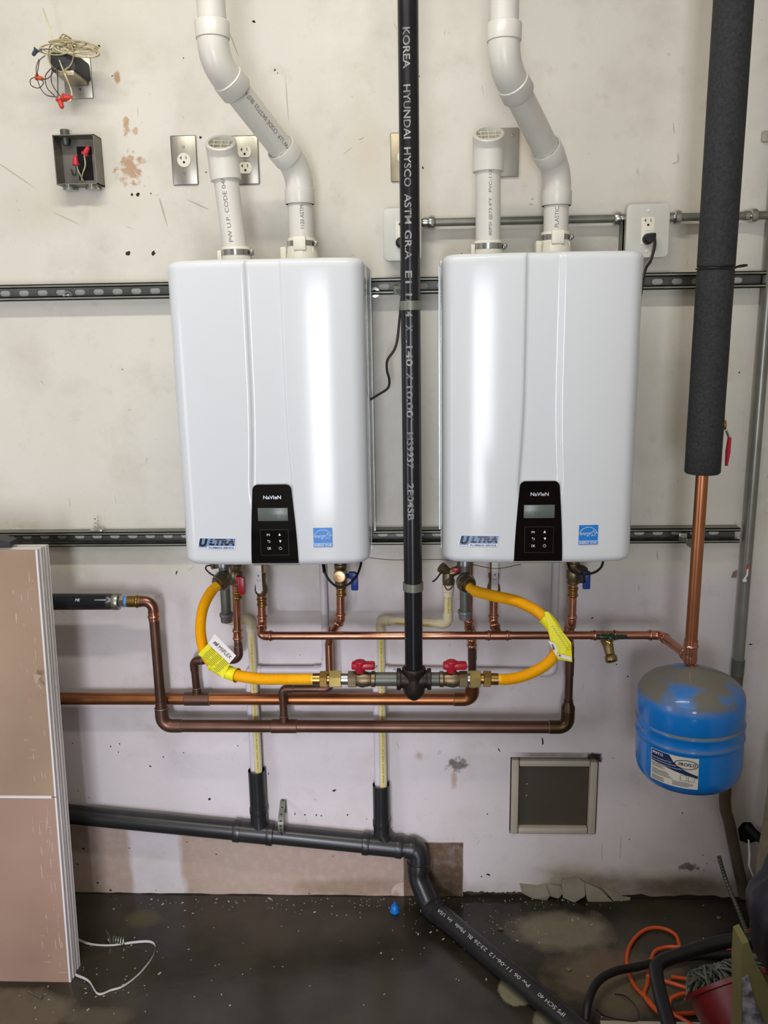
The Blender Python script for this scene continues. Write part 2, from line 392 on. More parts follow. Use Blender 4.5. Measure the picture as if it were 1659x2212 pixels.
# ------------------------------------------------------------------ room
XL, XR, YB, ZC = -2.6, 1.16, -5.6, 3.2
h0, h1, h2, h3 = at(1103, 1632, 0), at(1297, 1640, 0), at(1286, 1805, 0), at(1097, 1797, 0)
hx0, hx1, hz0, hz1 = h3.x+.004, h1.x-.004, (h3.z+h2.z)/2, (h0.z+h1.z)/2      # hatch opening
mb = MB()
FRZ = .012
def wallpiece(x0, x1, z0, z1): mb.box(x0, x1, 0, .12, z0, z1)
wallpiece(XL, hx0, 0, ZC); wallpiece(hx1, XR+.1, 0, ZC); wallpiece(hx0, hx1, 0, hz0); wallpiece(hx0, hx1, hz1, ZC)
wall = struct(mb, 'wall_back', M_wall, smooth=False)
struct(MB().box(XL, XR+.1, YB, .12, -.1, 0), 'floor', M_floor, smooth=False)
struct(MB().box(XL, XR+.1, YB, .12, ZC, ZC+.1), 'ceiling', M_cream, smooth=False)
struct(MB().box(XR, XR+.1, YB, 0, 0, ZC), 'wall_right', M_dim, smooth=False)
struct(MB().box(XL-.1, XL, YB, .12, 0, ZC), 'wall_left', M_dim, smooth=False)
mb = MB(); mb.box(XL, -.72, YB-.1, YB, 0, ZC); mb.box(.32, XR+.1, YB-.1, YB, 0, ZC); mb.box(-.72, .32, YB-.1, YB, 2.1, ZC)
struct(mb, 'wall_front', M_dim, smooth=False)
mb = MB(); mb.box(XL, XR+.1, YB-8, YB-.1, -.12, -.02); struct(mb, 'trim_driveway', mat('driveway', '#9a958c', .9), smooth=False)

t = thing('light_blocker', 'unseen wooden bench shape added behind the viewer to shade the lower-right wall', 'light_blocker', (.6, -3.1, 0))  # bench shape added out of view to keep light off the lower-right wall
M_blocker = mat('blocker_wood', '#6b5238', .6, 0, '#543f2b', 6, .8)
MB().box(.02, 1.14, -3.5, -2.75, .96, 1.0, 0, None, .004).build('blocker_top', M_blocker, t)
for lx_ in (.06, 1.06):
    for ly_ in (-3.46, -2.83): MB().box(lx_, lx_+.07, ly_, ly_+.07, 0, .96).build('leg', M_blocker, t)
MB().box(.06, 1.12, -2.83, -2.81, .08, .96).build('front_panel', M_blocker, t)

# scuffs, nail holes and drips on the wall ------------------------------------
def blot(mb, px, py, wpx, hpx, ang=0, d=.0006, n=9, jag=.35, mi=0):
    c = at(px, py, 0); s = 1/805; pts = []
    for k in range(n):
        t = 2*pi*k/n; rr = 1+random.uniform(-jag, jag); x = cos(t)*wpx*s*.5*rr; z = sin(t)*hpx*s*.5*rr; a = R_(ang)
        pts.append((x*cos(a)-z*sin(a), x*sin(a)+z*cos(a)))
    mb.prism(pts, lambda a, b, dd: V((c.x+a, -.0001-dd, c.z+b)), d, mi)
mb = MB()
for (x, y, w_, h_) in [(433, 297, 6, 6), (277, 547, 11, 9), (331, 547, 11, 9), (285, 420, 5, 7), (298, 420, 8, 7), (326, 418, 3, 3), (214, 100, 5, 5), (548, 47, 7, 4), (594, 151, 4, 4), (600, 158, 2, 2),
                   (997, 549, 4, 4), (913, 362, 3, 5), (637, 1758, 4, 6), (659, 1760, 4, 5), (683, 1761, 4, 5), (694, 1762, 5, 3), (751, 1760, 4, 4), (722, 1708, 9, 5), (453, 1726, 6, 6),
                   (1332, 1435, 3, 3), (1356, 1461, 3, 4), (1279, 1335, 8, 2), (381, 1237, 3, 9), (1621, 1392, 8, 3), (130, 1587, 3, 14), (132, 1612, 3, 10), (180, 1833, 6, 5), (211, 1907, 6, 4), (239, 1923, 6, 5),
                   (167, 1866, 4, 6), (280, 1832, 3, 3), (1078, 1620, 3, 12), (1172, 1600, 4, 18), (1040, 1893, 5, 3), (1054, 1889, 10, 5), (1359, 1813, 3, 3), (1518, 1847, 4, 3), (239, 1612, 4, 4), (353, 1635, 4, 3), (256, 1625, 2, 6), (325, 1655, 5, 4), (1500, 943, 3, 3), (1660, 1030, 4, 4), (1538, 980, 2, 5), (445, 372, 4, 2)]:
    blot(mb, x, y, w_, h_, random.uniform(-30, 30))
for k in range(45):
    x = random.choice([random.uniform(100, 1640), random.uniform(150, 1000)]); y = random.choice([random.uniform(0, 1930), random.uniform(1480, 1930)])
    blot(mb, x, y, random.uniform(1.5, 4), random.uniform(1.5, 4), 0)
o = mb.build('nail_hole', mat('nail_hole_dark', '#2a211a', .9), wall, smooth=False); o['kind'] = 'stuff'
mb = MB()
for k in range(70):
    blot(mb, random.uniform(120, 1640), random.uniform(20, 1900), random.uniform(.8, 1.6), random.uniform(5, 26), random.uniform(-75, 75), .0004, 6, .2)
for (x, y, w_, h_, a) in [(430, 443, 55, 3, -25), (352, 455, 4, 60, 12), (780, 300, 12, 3, 20), (1455, 275, 3, 22, 8), (1465, 340, 3, 18, 5), (1458, 352, 14, 3, 20), (1150, 430, 8, 3, 0), (1147, 441, 9, 3, 0), (505, 95, 2.5, 60, 20), (620, 215, 2, 80, 2), (880, 1175, 3, 20, 15), (1340, 1830, 2, 70, 0), (1300, 1840, 2, 60, 3), (1420, 1200, 3, 20, 5), (1380, 1270, 3, 14, 0), (30, 375, 90, 3, -35), (140, 470, 60, 2, -25)]:
    blot(mb, x, y, w_, h_, a, .0004, 8, .2)
o = mb.build('scratch', mat('scratch_grey', '#b8ae9f', .8), wall, smooth=False); o['kind'] = 'stuff'

# peeling paint at the foot of the wall
def poly_px(mb, pts, Y0, th, mi=0, curl=None):
    P = [at(x, y, Y0) for x, y in pts]
    if curl: P = [p+V((0, -c, 0)) for p, c in zip(P, curl)]
    n = len(P); Q = [p+V((0, -th, 0)) for p in P]
    mb.add(P+Q, [list(range(n)), list(range(n, 2*n))[::-1]]+[(i, (i+1) % n, n+(i+1) % n, n+i) for i in range(n)], mi)
M_peel = mat('peeling_paint', '#968e7f', .7, 0, '#766e5f', 14, .9, .1, 60)
flaps = [([(1122, 1908), (1160, 1912), (1178, 1907), (1186, 1930), (1180, 1940), (1150, 1937), (1128, 1928)], [0, 0, .004, .012, .01, .008, .002]),
         ([(1180, 1908), (1210, 1912), (1216, 1925), (1205, 1935), (1185, 1932)], [0, .003, .006, .012, .006]),
         ([(1212, 1900), (1245, 1892), (1262, 1905), (1262, 1930), (1238, 1942), (1215, 1935)], [0, 0, .004, .012, .016, .008]),
         ([(1262, 1905), (1295, 1918), (1325, 1945), (1312, 1968), (1285, 1960), (1266, 1938)], [0, .004, .012, .02, .02, .01]),
         ([(1300, 1915), (1345, 1935), (1362, 1938), (1358, 1945), (1325, 1944)], [0, 0, 0, .006, .01]),
         ([(1190, 1897), (1218, 1894), (1210, 1908), (1186, 1904)], [0, 0, .004, .004])]
for pts, cu in flaps:
    mb = MB(); poly_px(mb, pts, -.001, .0012, 0, cu); mb.build('paint_flake', M_peel, wall, smooth=False)
mb = MB()     # dark gap and crumbled strip where wall meets floor
def strip_px(mb, x0, x1, y, jag, h, Y0=-.0008, n=40):
    top = []; bot = []
    for k in range(n+1):
        x = x0+(x1-x0)*k/n; p = at(x, y, 0); q = V((p.x, Y0-.0008, 0)); top.append(V((p.x, Y0-.0008, h+random.uniform(-jag, jag)))); bot.append(V((p.x, Y0-.0008, .001)))
    mb.add(top+bot, [(i, i+1, n+2+i, n+1+i) for i in range(n)])
strip_px(mb, 1000, 1700, 1940, .006, .014); strip_px(mb, 100, 1000, 1940, .0015, .003)
o = mb.build('crumbled_base', mat('damp_dark', '#1a140d', .8), wall, smooth=False)
mb = MB(); strip_px(mb, 1004, 1135, 1935, .003, .020, -.0002)
mb.build('rotten_edge', mat('rot_brown', '#4a3c28', .8), wall, smooth=False)
# ragged hole low on the right
mb = MB(); poly_px(mb, [(1594, 1790), (1605, 1776), (1622, 1776), (1632, 1790), (1648, 1804), (1646, 1816), (1630, 1818), (1615, 1822), (1598, 1815)], -.0006, .0008)
mb.build('broken_hole', M_dark, wall, smooth=False)

# wall hatch ---------------------------------------------------------------
cx, cz = (hx0+hx1)/2, (hz0+hz1)/2
t = thing('access_hatch', 'small square access hatch with dark door and cream trim strips low on wall', 'hatch', (cx, 0, cz))
fw = .026
def strip(x0, x1, z0, z1, nm='trim_strip'): return MB().box(x0+.0008, x1-.0008, -.006, .03, z0+.0008, z1-.0008, 0, None, .003).build(nm, M_trim, t)
strip(hx0+.003, hx0+fw, hz0+.003, hz1-.006); strip(hx1-fw, hx1-.003, hz0+.003, hz1-.012)
strip(hx0+fw, hx1-fw, hz1-.006-.022, hz1-.008); strip(hx0+fw, hx1-fw, hz0+.003, hz0+.022)
d = MB().box(hx0+fw+.001, hx1-fw-.001, .012, .02, hz0+.023, hz1-.029).build('door', M_hatch, t, smooth=False)
p = at(1138, 1719, .012)
MB().lathe(p, (0, -1, 0), [(0, .004), (.002, .004), (.003, .003)], 16).box(p.x-.003, p.x+.003, .0085, .0095, p.z-.0005, p.z+.0005).build('screw', M_zinc, d)
MB().box(hx0-.004, hx1+.004, .021, .1, hz0-.001, hz1+.001).build('backing', M_dark, t, smooth=False)

# ------------------------------------------------------------------ strut channels
def slot_outline(cx_, cz_, l, hgt, n=6):
    r = hgt/2; pts = []
    for k in range(n+1): a = -pi/2+pi*k/n; pts.append((cx_+l/2-r+cos(a)*r, cz_+sin(a)*r))
    for k in range(n+1): a = pi/2+pi*k/n; pts.append((cx_-l/2+r+cos(a)*r, cz_+sin(a)*r))
    return pts
def channel(name, x0, x1, zc, label, pitch=.0508, sl=.0286, sh=.0143, x_off=0, group=None):
    H2, D, th, lip = .0206, .041, .0025, .0095
    t = thing(name, label, 'strut channel', ((x0+x1)/2, 0, zc), group)
    mb = MB()
    mb.box(x0, x1, -D, 0, zc+H2-th, zc+H2); mb.box(x0, x1, -D, 0, zc-H2, zc-H2+th)
    mb.box(x0, x1, -D, -D+th, zc+H2-lip, zc+H2, 0); mb.box(x0, x1, -D, -D+th, zc-H2, zc-H2+lip, 0)
    mb.box(x0, x1, -D, -D+.007, zc+H2-lip, zc+H2-lip+th); mb.box(x0, x1, -D, -D+.007, zc-H2+lip-th, zc-H2+lip)
    mb.build('rail', M_galv, t, smooth=False)
    mb = MB(); y0, y1 = -.003, -.0005; n = int((x1-x0)/pitch)+1; xs = x0+x_off     # slotted web, slots cut through
    z0, z1 = zc-H2+th, zc+H2-th
    def q(a, b, c, d_): mb.add([V((a, y0, c)), V((b, y0, c)), V((b, y0, d_)), V((a, y0, d_))], [(0, 1, 2, 3)])
    x = x0; cxs = [xs+pitch*(k+.5) for k in range(n) if x0+.02 < xs+pitch*(k+.5) < x1-.02]
    for c in cxs:
        a, b = c-sl/2-.002, c+sl/2+.002; q(x, a, z0, z1)
        o_ = slot_outline(c, zc, sl, sh); m_ = len(o_)
        outer = []
        for (u, v_) in o_:
            du, dv = u-c, v_-zc; s = min((b-a)/2/abs(du) if abs(du) > 1e-9 else 9e9, (z1-z0)/2/abs(dv) if abs(dv) > 1e-9 else 9e9); outer.append((c+du*s, zc+dv*s))
        vs = [V((u, y0, v_)) for u, v_ in o_]+[V((u, y0, v_)) for u, v_ in outer]+[V((u, y1, v_)) for u, v_ in o_]
        fs = [(i, (i+1) % m_, m_+(i+1) % m_, m_+i) for i in range(m_)]+[(i, (i+1) % m_, 2*m_+(i+1) % m_, 2*m_+i) for i in range(m_)]
        # corners
        mb.add(vs, fs)
        for (sx, sz) in ((a, z0), (a, z1), (b, z0), (b, z1)):
            near = sorted(outer, key=lambda p_: (p_[0]-sx)**2+(p_[1]-sz)**2)
            e1 = min((p_ for p_ in outer if abs(p_[0]-sx) < 1e-6), key=lambda p_: abs(p_[1]-sz), default=None)
            e2 = min((p_ for p_ in outer if abs(p_[1]-sz) < 1e-6), key=lambda p_: abs(p_[0]-sx), default=None)
            if e1 and e2: mb.add([V((sx, y0, sz)), V((e1[0], y0, e1[1])), V((e2[0], y0, e2[1]))], [(0, 1, 2)])
        x = b
    q(x, x1, z0, z1)
    mb.build('slotted_web', M_galvd, t, smooth=False)
    return t
zU = 1.828; zL = 1.157
su = channel('strut_channel', -1.45, .895, zU, 'long upper strut channel behind the tops of both heaters', x_off=.018)
sl_ = channel('strut_channel', -1.20, .872, zL, 'long lower strut channel behind the bottoms of both heaters', x_off=.008)
def bolt_washer(parent, px, py, nm='bolt'):
    p = at(px, py, -.012); mb = MB()
    mb.lathe((p.x, -.003, p.z), (0, -1, 0), [(0, .0135), (.002, .0135), (.0021, .0125)], 24); mb.hexn((p.x, -.005, p.z), (0, -1, 0), .006, .0065)
    mb.build(nm, M_zinc, parent)
bolt_washer(su, 144, 638); bolt_washer(su, 809, 631)
p = at(1568, 0, 0)
# ------------------------------------------------------------------ pipe building blocks
PIPES = {}
def pipe(parent, A, B, r, m, name='pipe', seg=24):
    o = MB().tube([A, B], r, seg).build(name, m, parent); PIPES.setdefault(parent.name, []).append([o, V(A), V(B), seg]); return o
def trim(parent, P, tt):
    for rec in PIPES.get(parent.name, []):
        o, A, B, seg = rec; n = len(o.data.vertices)
        for e in (0, 1):
            E, F = (A, B) if e == 0 else (B, A)
            if (E-P).length < .004 and (F-E).length > tt+.002:
                d = (F-E).normalized()*tt; off = 0 if e == 0 else seg
                for k in range(seg): o.data.vertices[off+k].co += d
                rec[1+e] = E+d
def bead(mb, P, D, r, w=.004, hgt=.0022):
    mb.lathe(V(P)-V(D).normalized()*w, D, [(0, r), (w*.5, r+hgt*.8), (w, r+hgt), (w*1.5, r+hgt*.8), (2*w, r)], 24, caps=False)
def elbow(parent, A, P, B, r, m, R=.02, sock=.018, style='press', name='elbow', k=1.12):
    """elbow round corner P on the way A -> P -> B"""
    A, P, B = V(A), V(P), V(B); d0 = (P-A).normalized(); d1 = (B-P).normalized(); th = d0.angle(d1); tt = R*tan(th/2)
    s = P-d0*(tt+sock); e = P+d1*(tt+sock); mb = MB(); trim(parent, P, tt)
    mb.tube(fillet([s, P, e], R, 8), r*k, 24)
    if style == 'press':
        bead(mb, s+d0*sock*.35, d0, r*k); bead(mb, e-d1*sock*.35, d1, r*k)
    elif style == 'pvc':
        mb.tube([s, s+d0*sock], r*k*1.10, 28); mb.tube([e, e-d1*sock], r*k*1.10, 28)
    elif style == 'solder':
        mb.lathe(s-d0*.0015, d0, [(0, r*1.01), (.0015, r*k*1.02)], 24, 1, caps=False); mb.lathe(e+d1*.0015, -d1, [(0, r*1.01), (.0015, r*k*1.02)], 24, 1, caps=False)
    return mb.build(name, [m, M_solder], parent, 50)
def tee(parent, P, D, Bd, r, rb, m, L=.03, Lb=.03, style='solder', name='tee', k=1.12):
    P, D, Bd = V(P), V(D).normalized(), V(Bd).normalized(); mb = MB()
    mb.tube([P-D*L, P+D*L], r*k, 24); mb.tube([P, P+Bd*Lb], rb*k, 24)
    if style == 'press':
        bead(mb, P-D*L*.72, D, r*k); bead(mb, P+D*L*.72, D, r*k)
    else:
        for sg in (-1, 1): mb.lathe(P+D*sg*(L+.0015), -D*sg, [(0, r*1.01), (.0015, r*k*1.02)], 24, 1, caps=False)
        mb.lathe(P+Bd*(Lb+.0015), -Bd, [(0, rb*1.01), (.0015, rb*k*1.02)], 24, 1, caps=False)
    return mb.build(name, [m, M_solder], parent, 50)
def coupling(parent, P, D, L, r, m, style='press', name='coupling', k=1.12):
    P, D = V(P), V(D).normalized(); mb = MB(); mb.tube([P-D*L/2, P+D*L/2], r*k, 24)
    if style == 'press': bead(mb, P-D*L*.33, D, r*k); bead(mb, P+D*L*.33, D, r*k)
    return mb.build(name, m, parent, 50)
def screw_head(mb, p, D=(0, -1, 0), r=.0035): mb.lathe(p, D, [(0, r), (.001, r), (.002, r*.6)], 12)

# ------------------------------------------------------------------ water heaters
HW, HH = .22, .696
def chan_c(v): return .0352+.0085*max(0, min(1, (.42-v)/.22))**1.8            # half width of the recessed band
def panel_p(v): return .097+.013*(1-(v/.196)) - .0*(v)
def front_y(u, full=True):                          # depth of the cover front, 0 = foremost
    a = abs(u)/HW
    y = .016*a**3.6
    e = HW-abs(u); r = .030
    if e < r: y += (r-sqrt(max(r*r-(r-e)**2, 0)))*1.0
    return y
def recess(u, v):
    c = chan_c(v); wv = .007
    k = max(0, min(1, (c+wv-abs(u))/wv)); k = k*k*(3-2*k)
    return .0060*k*max(0, min(1, (v-.150)/.03))
def heater(x0, z0, yf, label, display, side):
    cxh = x0+HW; root = thing('water_heater', label, 'water heater', (cxh, -.045, z0))
    yfront = -.398; yside = -.27
    def cv(v): return chan_c(v)
    us = []
    vs_ = [0, .002, .005, .009, .014, .020, .03]+[.03+(HH-.06)*k/24 for k in range(1, 25)]+[HH-.020, HH-.014, HH-.009, HH-.005, HH-.002, HH]
    rt = .016
    rows = []
    for v in vs_:
        e = min(v, HH-v); ins = rt-sqrt(max(rt*rt-(rt-e)**2, 0)) if e < rt else 0
        c = cv(v); wv = .007
        half = [HW, HW-.0008, HW-.003, HW-.0065, HW-.011, HW-.017, HW-.024, HW-.031, HW-.045, .15, .12, .09, .07, c+wv+.006, c+wv, c+wv*.66, c+wv*.33, c, c-.006, c*.5, 0]
        ulist = [-h for h in half]+[h for h in half[:-1]][::-1]
        row = [V((cxh-HW+ins, yside, z0+v))]
        for u in ulist:
            y = yfront+front_y(u)+recess(u, v)
            sc = (HW-ins)/HW
            row.append(V((cxh+u*sc, y+ins*1.0, z0+v)))
        row.append(V((cxh+HW-ins, yside, z0+v))); rows.append(row)
    mb = MB(); n = len(rows[0]); vs = [p for r in rows for p in r]
    fs = [(i*n+k, i*n+k+1, (i+1)*n+k+1, (i+1)*n+k) for i in range(len(rows)-1) for k in range(n-1)]
    fs.append(list(range(n))); fs.append([(len(rows)-1)*n+k for k in range(n)][::-1])
    mb.add(vs, fs); cover = mb.build('front_cover', M_white, root, 60)
    # chassis behind the cover
    mb = MB(); mb.box(x0+.003, x0+2*HW-.003, -.268, -.045, z0+.004, z0+HH-.004, 0, None, .004)
    for sx in (x0+.0015, x0+2*HW-.0015): 
        mb.box(sx-.002, sx+.002, -.268, -.262, z0+.006, z0+HH-.006); mb.box(sx-.002, sx+.002, -.075, -.069, z0+.006, z0+HH-.006)
    ch = mb.build('case', M_chassis, root)
    for u in (-.15, .0, .15):
        MB().box(cxh+u-.008, cxh+u+.008, -.047, -.0415, z0+HH-.01, z0+HH+.012, 0, None, .002).lathe((cxh+u, -.047, z0+HH+.004), (0, -1, 0), [(0, .004), (.002, .003)], 12).build('mounting_tab', M_galv, root)
    # control panel
    rows = []; NV, NU = 34, 14
    for i in range(NV+1):
        v = -.001+.197*(1-(1-i/NV)**1.8); pw = .0555-.0115*(max(v, 0)/.196)**1.6
        top = .196-v; rc = .012
        if top < rc: pw -= rc-sqrt(max(rc*rc-(rc-top)**2, 0))
        e = max(v, 0); ins = rt-sqrt(max(rt*rt-(rt-e)**2, 0)) if e < rt else 0
        rows.append([V((cxh+pw*(2*k/NU-1), yfront+front_y(pw*(2*k/NU-1))-.0025+ins, z0+v)) for k in range(NU+1)])
    mb = MB(); n = NU+1; vs = [p for r in rows for p in r]; N1 = len(vs); vs += [p+V((0, .012, 0)) for p in vs[:]]
    fs = [(i*n+k, i*n+k+1, (i+1)*n+k+1, (i+1)*n+k) for i in range(NV) for k in range(NU)]
    loop = [k for k in range(n)]+[i*n+n-1 for i in range(1, NV+1)]+[NV*n+k for k in range(n-2, -1, -1)]+[i*n for i in range(NV-1, 0, -1)]
    fs += [(loop[i], loop[(i+1) % len(loop)], loop[(i+1) % len(loop)]+N1, loop[i]+N1) for i in range(len(loop))]
    mb.add(vs, fs); cp = mb.build('control_panel', M_blackg, root, 50)
    yp = yfront-.0030
    def pf(u, v, eps=.0003): return lambda a, b, d=0: V((cxh+u+a, yp-eps+front_y(u+a)-d, z0+v+b))
    text(cp, 'lettering', 'NaVIeN', pf(0, .166), .041, .0085, M_silver, bold=.012)
    s = MB(); s.box(cxh-.035, cxh+.035, yp-.0006, yp+.002, z0+.110, z0+.141, 0, None, .0008); sc = s.build('screen', M_screen, cp)
    text(sc, 'digits', '130', lambda a, b, d=0: V((cxh+.000+a, yp-.0009, z0+.1215+b)), .020, .009, M_lcdink, bold=.01)
    text(sc, 'digits', '°F', lambda a, b, d=0: V((cxh+.0185+a, yp-.0009, z0+.122+b)), .011, .0085, M_lcdink)
    MB().box(cxh-.032, cxh+.032, yp-.0008, yp-.0004, z0+.1345, z0+.1352).build('status_line', M_lcdink, sc)
    # key pad with a fine frame
    mb = MB(); kx0, kx1, kz0, kz1 = cxh-.032, cxh+.034, z0+.028, z0+.090
    for a in ((kx0, kx1, kz0, kz0+.0006), (kx1-.0006, kx1, kz0, kz1), (kx0, kx0+.0006, kz0, kz1), (kx0, kx1, kz1-.0006, kz1)): mb.box(a[0], a[1], yp-.0005, yp+.001, a[2], a[3])
    mb.build('keypad_frame', mat('grey_trim', '#3c3e42', .25, .3), cp, smooth=False)
    text(cp, 'lettering', 'M', pf(-.013, .077), .0065, .0055, M_print)
    text(cp, 'lettering', 'OK', pf(-.012, .0445), .009, .006, M_print)
    mb = MB(); f = pf(.0135, .078); mb.prism([(-.003, -.003), (.003, -.003), (0, .003)], f, .0002)
    f = pf(.0145, .061); mb.prism([(-.003, .003), (0, -.003), (.003, .003)], f, .0002); mb.build('arrow_key', M_print, cp, smooth=False)
    mb = MB(); f = pf(.014, .0445)
    ring = [(cos(t_)*.0032, sin(t_)*.0032) for t_ in [pi/2+.5+(2*pi-1)*k/16 for k in range(17)]]
    mb.tube([f(a, b) for a, b in ring], .00035, 5); mb.tube([f(0, .001), f(0, .0042)], .0004, 5)
    mb.build('power_symbol', M_print, cp); mb = MB()
    f = pf(-.0125, .061); mb.tube([f(-.003, .0022), f(.002, .0022), f(.0034, .0008), f(.0034, -.0008), f(.002, -.0022), f(-.001, -.0022)], .0004, 5)
    mb.tube([f(-.0012, .0038), f(-.003, .0022), f(-.0012, .0006)], .0004, 5)
    mb.build('return_symbol', M_print, cp)
    # stickers
    def fsheet(name, poly_u0, poly_u1, v0, v1, m, parent, lift, n=8):
        mb = MB(); vs = []
        for k in range(n+1):
            u = poly_u0+(poly_u1-poly_u0)*k/n; y = yfront+front_y(u)-lift
            vs += [V((cxh+u, y, z0+v0)), V((cxh+u, y, z0+v1)), V((cxh+u, y+.0008, z0+v0)), V((cxh+u, y+.0008, z0+v1))]
        fs = [f for k in range(n) for f in ((4*k, 4*k+4, 4*k+5, 4*k+1), (4*k+2, 4*k+3, 4*k+7, 4*k+6), (4*k, 4*k+2, 4*k+6, 4*k+4), (4*k+1, 4*k+5, 4*k+7, 4*k+3))]+[(0, 1, 3, 2), (4*n, 4*n+2, 4*n+3, 4*n+1)]
        mb.add(vs, fs); return mb.build(name, m, parent, smooth=False)
    st = fsheet('efficiency_sticker', .092, .136, .046, .092, M_energy, root, .0012)
    ys = yfront+front_y(.114)-.002
    g = lambda a, b, d=0: V((cxh+.114+a, yfront+front_y(.114+a)-.0015-d, z0+.069+b))
    text(st, 'lettering', 'ENERGY STAR', lambda a, b, d=0: g(a, b-.0185), .040, .0058, M_print, bold=.012)
    mb = MB(); mb.tube([g(-.022+.0055*k, -.0142) for k in range(9)], .0005, 5)
    mb.tube([g(cos(t_)*.0205, sin(t_)*.019-.001) for t_ in [.18+(pi-.36)*k/20 for k in range(21)]], .0005, 5)
    sx, sz = .0115, .003
    mb.tube([g(sx+(.0075 if k % 2 == 0 else .0033)*sin(k*pi/5), sz+(.0075 if k % 2 == 0 else .0033)*cos(k*pi/5)) for k in range(11)], .0005, 5)
    mb.build('star_outline', M_print, st)
    text(st, 'lettering', 'energy', lambda a, b, d=0: g(a-.0065, b+.001), .025, .009, M_print, shear=.5, bold=-.01)
    # plumber's sticker
    uc = -.137
    g2 = lambda a, b, d=0: V((cxh+uc+a, yfront+front_y(uc+a)-.0012-d, z0+.0555+b))
    def dens(P_, m_=10):
        out = []
        for i in range(len(P_)):
            a_, b_ = P_[i], P_[(i+1) % len(P_)]; k_ = m_ if abs(a_[0]-b_[0]) > .03 else 1
            out += [(a_[0]+(b_[0]-a_[0])*j/k_, a_[1]+(b_[1]-a_[1])*j/k_) for j in range(k_)]
        return out
    def slab(mb, x0t, x1t, x0b, x1b, zt, zb, lift, n=8):      # slanted strip that follows the curved cover
        vs = []
        for k in range(n+1):
            f = k/n
            for (xa_, xb_, zz) in ((x0b, x1b, zb), (x0t, x1t, zt)):
                a_ = xa_+(xb_-xa_)*f; vs += [g2(a_, zz, lift), g2(a_, zz, lift-.0003)]
        mb.add(vs, [f for k in range(n) for f in ((4*k, 4*k+4, 4*k+6, 4*k+2), (4*k+1, 4*k+3, 4*k+7, 4*k+5), (4*k, 4*k+1, 4*k+5, 4*k+4), (4*k+2, 4*k+6, 4*k+7, 4*k+3))])
    mb = MB(); slab(mb, -.041, .0475, -.0475, .0440, .0138, -.0085, 0); slab(mb, -.0475, -.020, -.0450, -.022, -.0085, -.0118, 0, 3); slab(mb, -.0215, .0440, -.0225, .0425, -.0085, -.0135, 0)
    us_ = mb.build('plumber_sticker', mat('sticker_paper', '#dfe6f2', .35), root, smooth=False)
    mb = MB(); slab(mb, -.0395, -.018, -.0450, -.0235, .0125, -.0098, .0003, 3); slab(mb, -.0175, .0460, -.0222, .0428, .0125, -.0060, .0003)
    mb.build('sticker_outline', mat('steel_blue', '#6f8cb4', .35), us_, smooth=False)
    dk = mat('sticker_navy', '#07080f', .35)
    text(us_, 'lettering', 'U', lambda a, b, d=0: g2(a-.0315, b+.0018, .0008), .0215, .0195, dk, shear=.25, bold=.055)
    text(us_, 'lettering', 'LTRA', lambda a, b, d=0: g2(a+.0125, b+.0036, .0008), .061, .0150, dk, shear=.25, bold=.045)
    text(us_, 'lettering', 'PLUMBING SERVICE', lambda a, b, d=0: g2(a+.0105, b-.0100, .0006), .060, .0042, mat('sticker_blue', '#123a78', .35), bold=.03)
    mb = MB()
    for zz in (.0075, .0020): slab(mb, -.019, .044, -.019, .044, zz+.0008, zz, .0011)
    mb.build('sticker_stripe', mat('stripe_pale', '#a9a8c8', .4), us_, smooth=False)
    return root, cxh
HL, cxL = heater(-.5561, 1.1796, -.38, 'left white wall water heater with black display and curved front', '130', 'L')
HR, cxR = heater(.0564, 1.182, -.38, 'right white wall water heater with black display and curved front', '130', 'R')
zTL, zTR = 1.1796+HH, 1.182+HH

# ------------------------------------------------------------------ vents
rv = .0302
def clamp(mb_parent, P, D, r, sx=1):
    mb = MB(); mb.lathe(P, D, [(0, r), (.0005, r+.0012), (.0135, r+.0012), (.014, r)], 32)
    mb.build('hose_clamp', M_zinc, mb_parent)
    s = MB(); q = V(P)+V((r*.98*sx, -.004, .007)); s.box(q.x-.004, q.x+.006, q.y-.010, q.y+.010, q.z-.006, q.z+.006, 0, None, .001); s.hexn(q+V((.004*sx, -.010, 0)), (0, -1, 0), .006, .0045)
    s.build('clamp_screw', mat('clamp_screw_steel', '#8a8a86', .3, .9), mb_parent)
def vent_base(t, x, y, z, exhaust):
    mb = MB()
    if exhaust:
        mb.lathe((x, y, z-.004), (0, 0, 1), [(0, .043), (.014, .043), (.026, .040), (.034, .0385), (.042, .036), (.070, .0345), (.071, .031)], 36)
        for k in range(8):
            a = 2*pi*k/8+.2; mb.box(-.0015, .0015, 0, .0, 0, 0) if 0 else None
            mb.tube([V((x+cos(a)*.040, y+sin(a)*.040, z)), V((x+cos(a)*.0365, y+sin(a)*.0365, z+.042))], .0016, 6)
        mb.box(x-.015, x+.015, y-.040, y-.030, z+.036, z+.068, 0, None, .002)
        mb.box(x-.05, x-.036, y-.025, y+.02, z-.002, z+.045, 0, None, .002)
        mb.build('vent_collar', M_pvcw, t); clamp(t, V((x, y, z+.046)), (0, 0, 1), .0345)
    else:
        mb.lathe((x, y, z-.004), (0, 0, 1), [(0, .043), (.010, .042), (.016, .037), (.034, .0365), (.038, .0345), (.046, .0345), (.047, .031)], 36)
        mb.box(x-.042, x-.032, y-.024, y+.01, z+.0, z+.034, 0, None, .002)
        mb.build('vent_collar', M_pvcw, t); clamp(t, V((x, y, z+.022)), (0, 0, 1), .0365)
M_pvcw = mat('vent_collar_white', '#e3dfd2', .35)
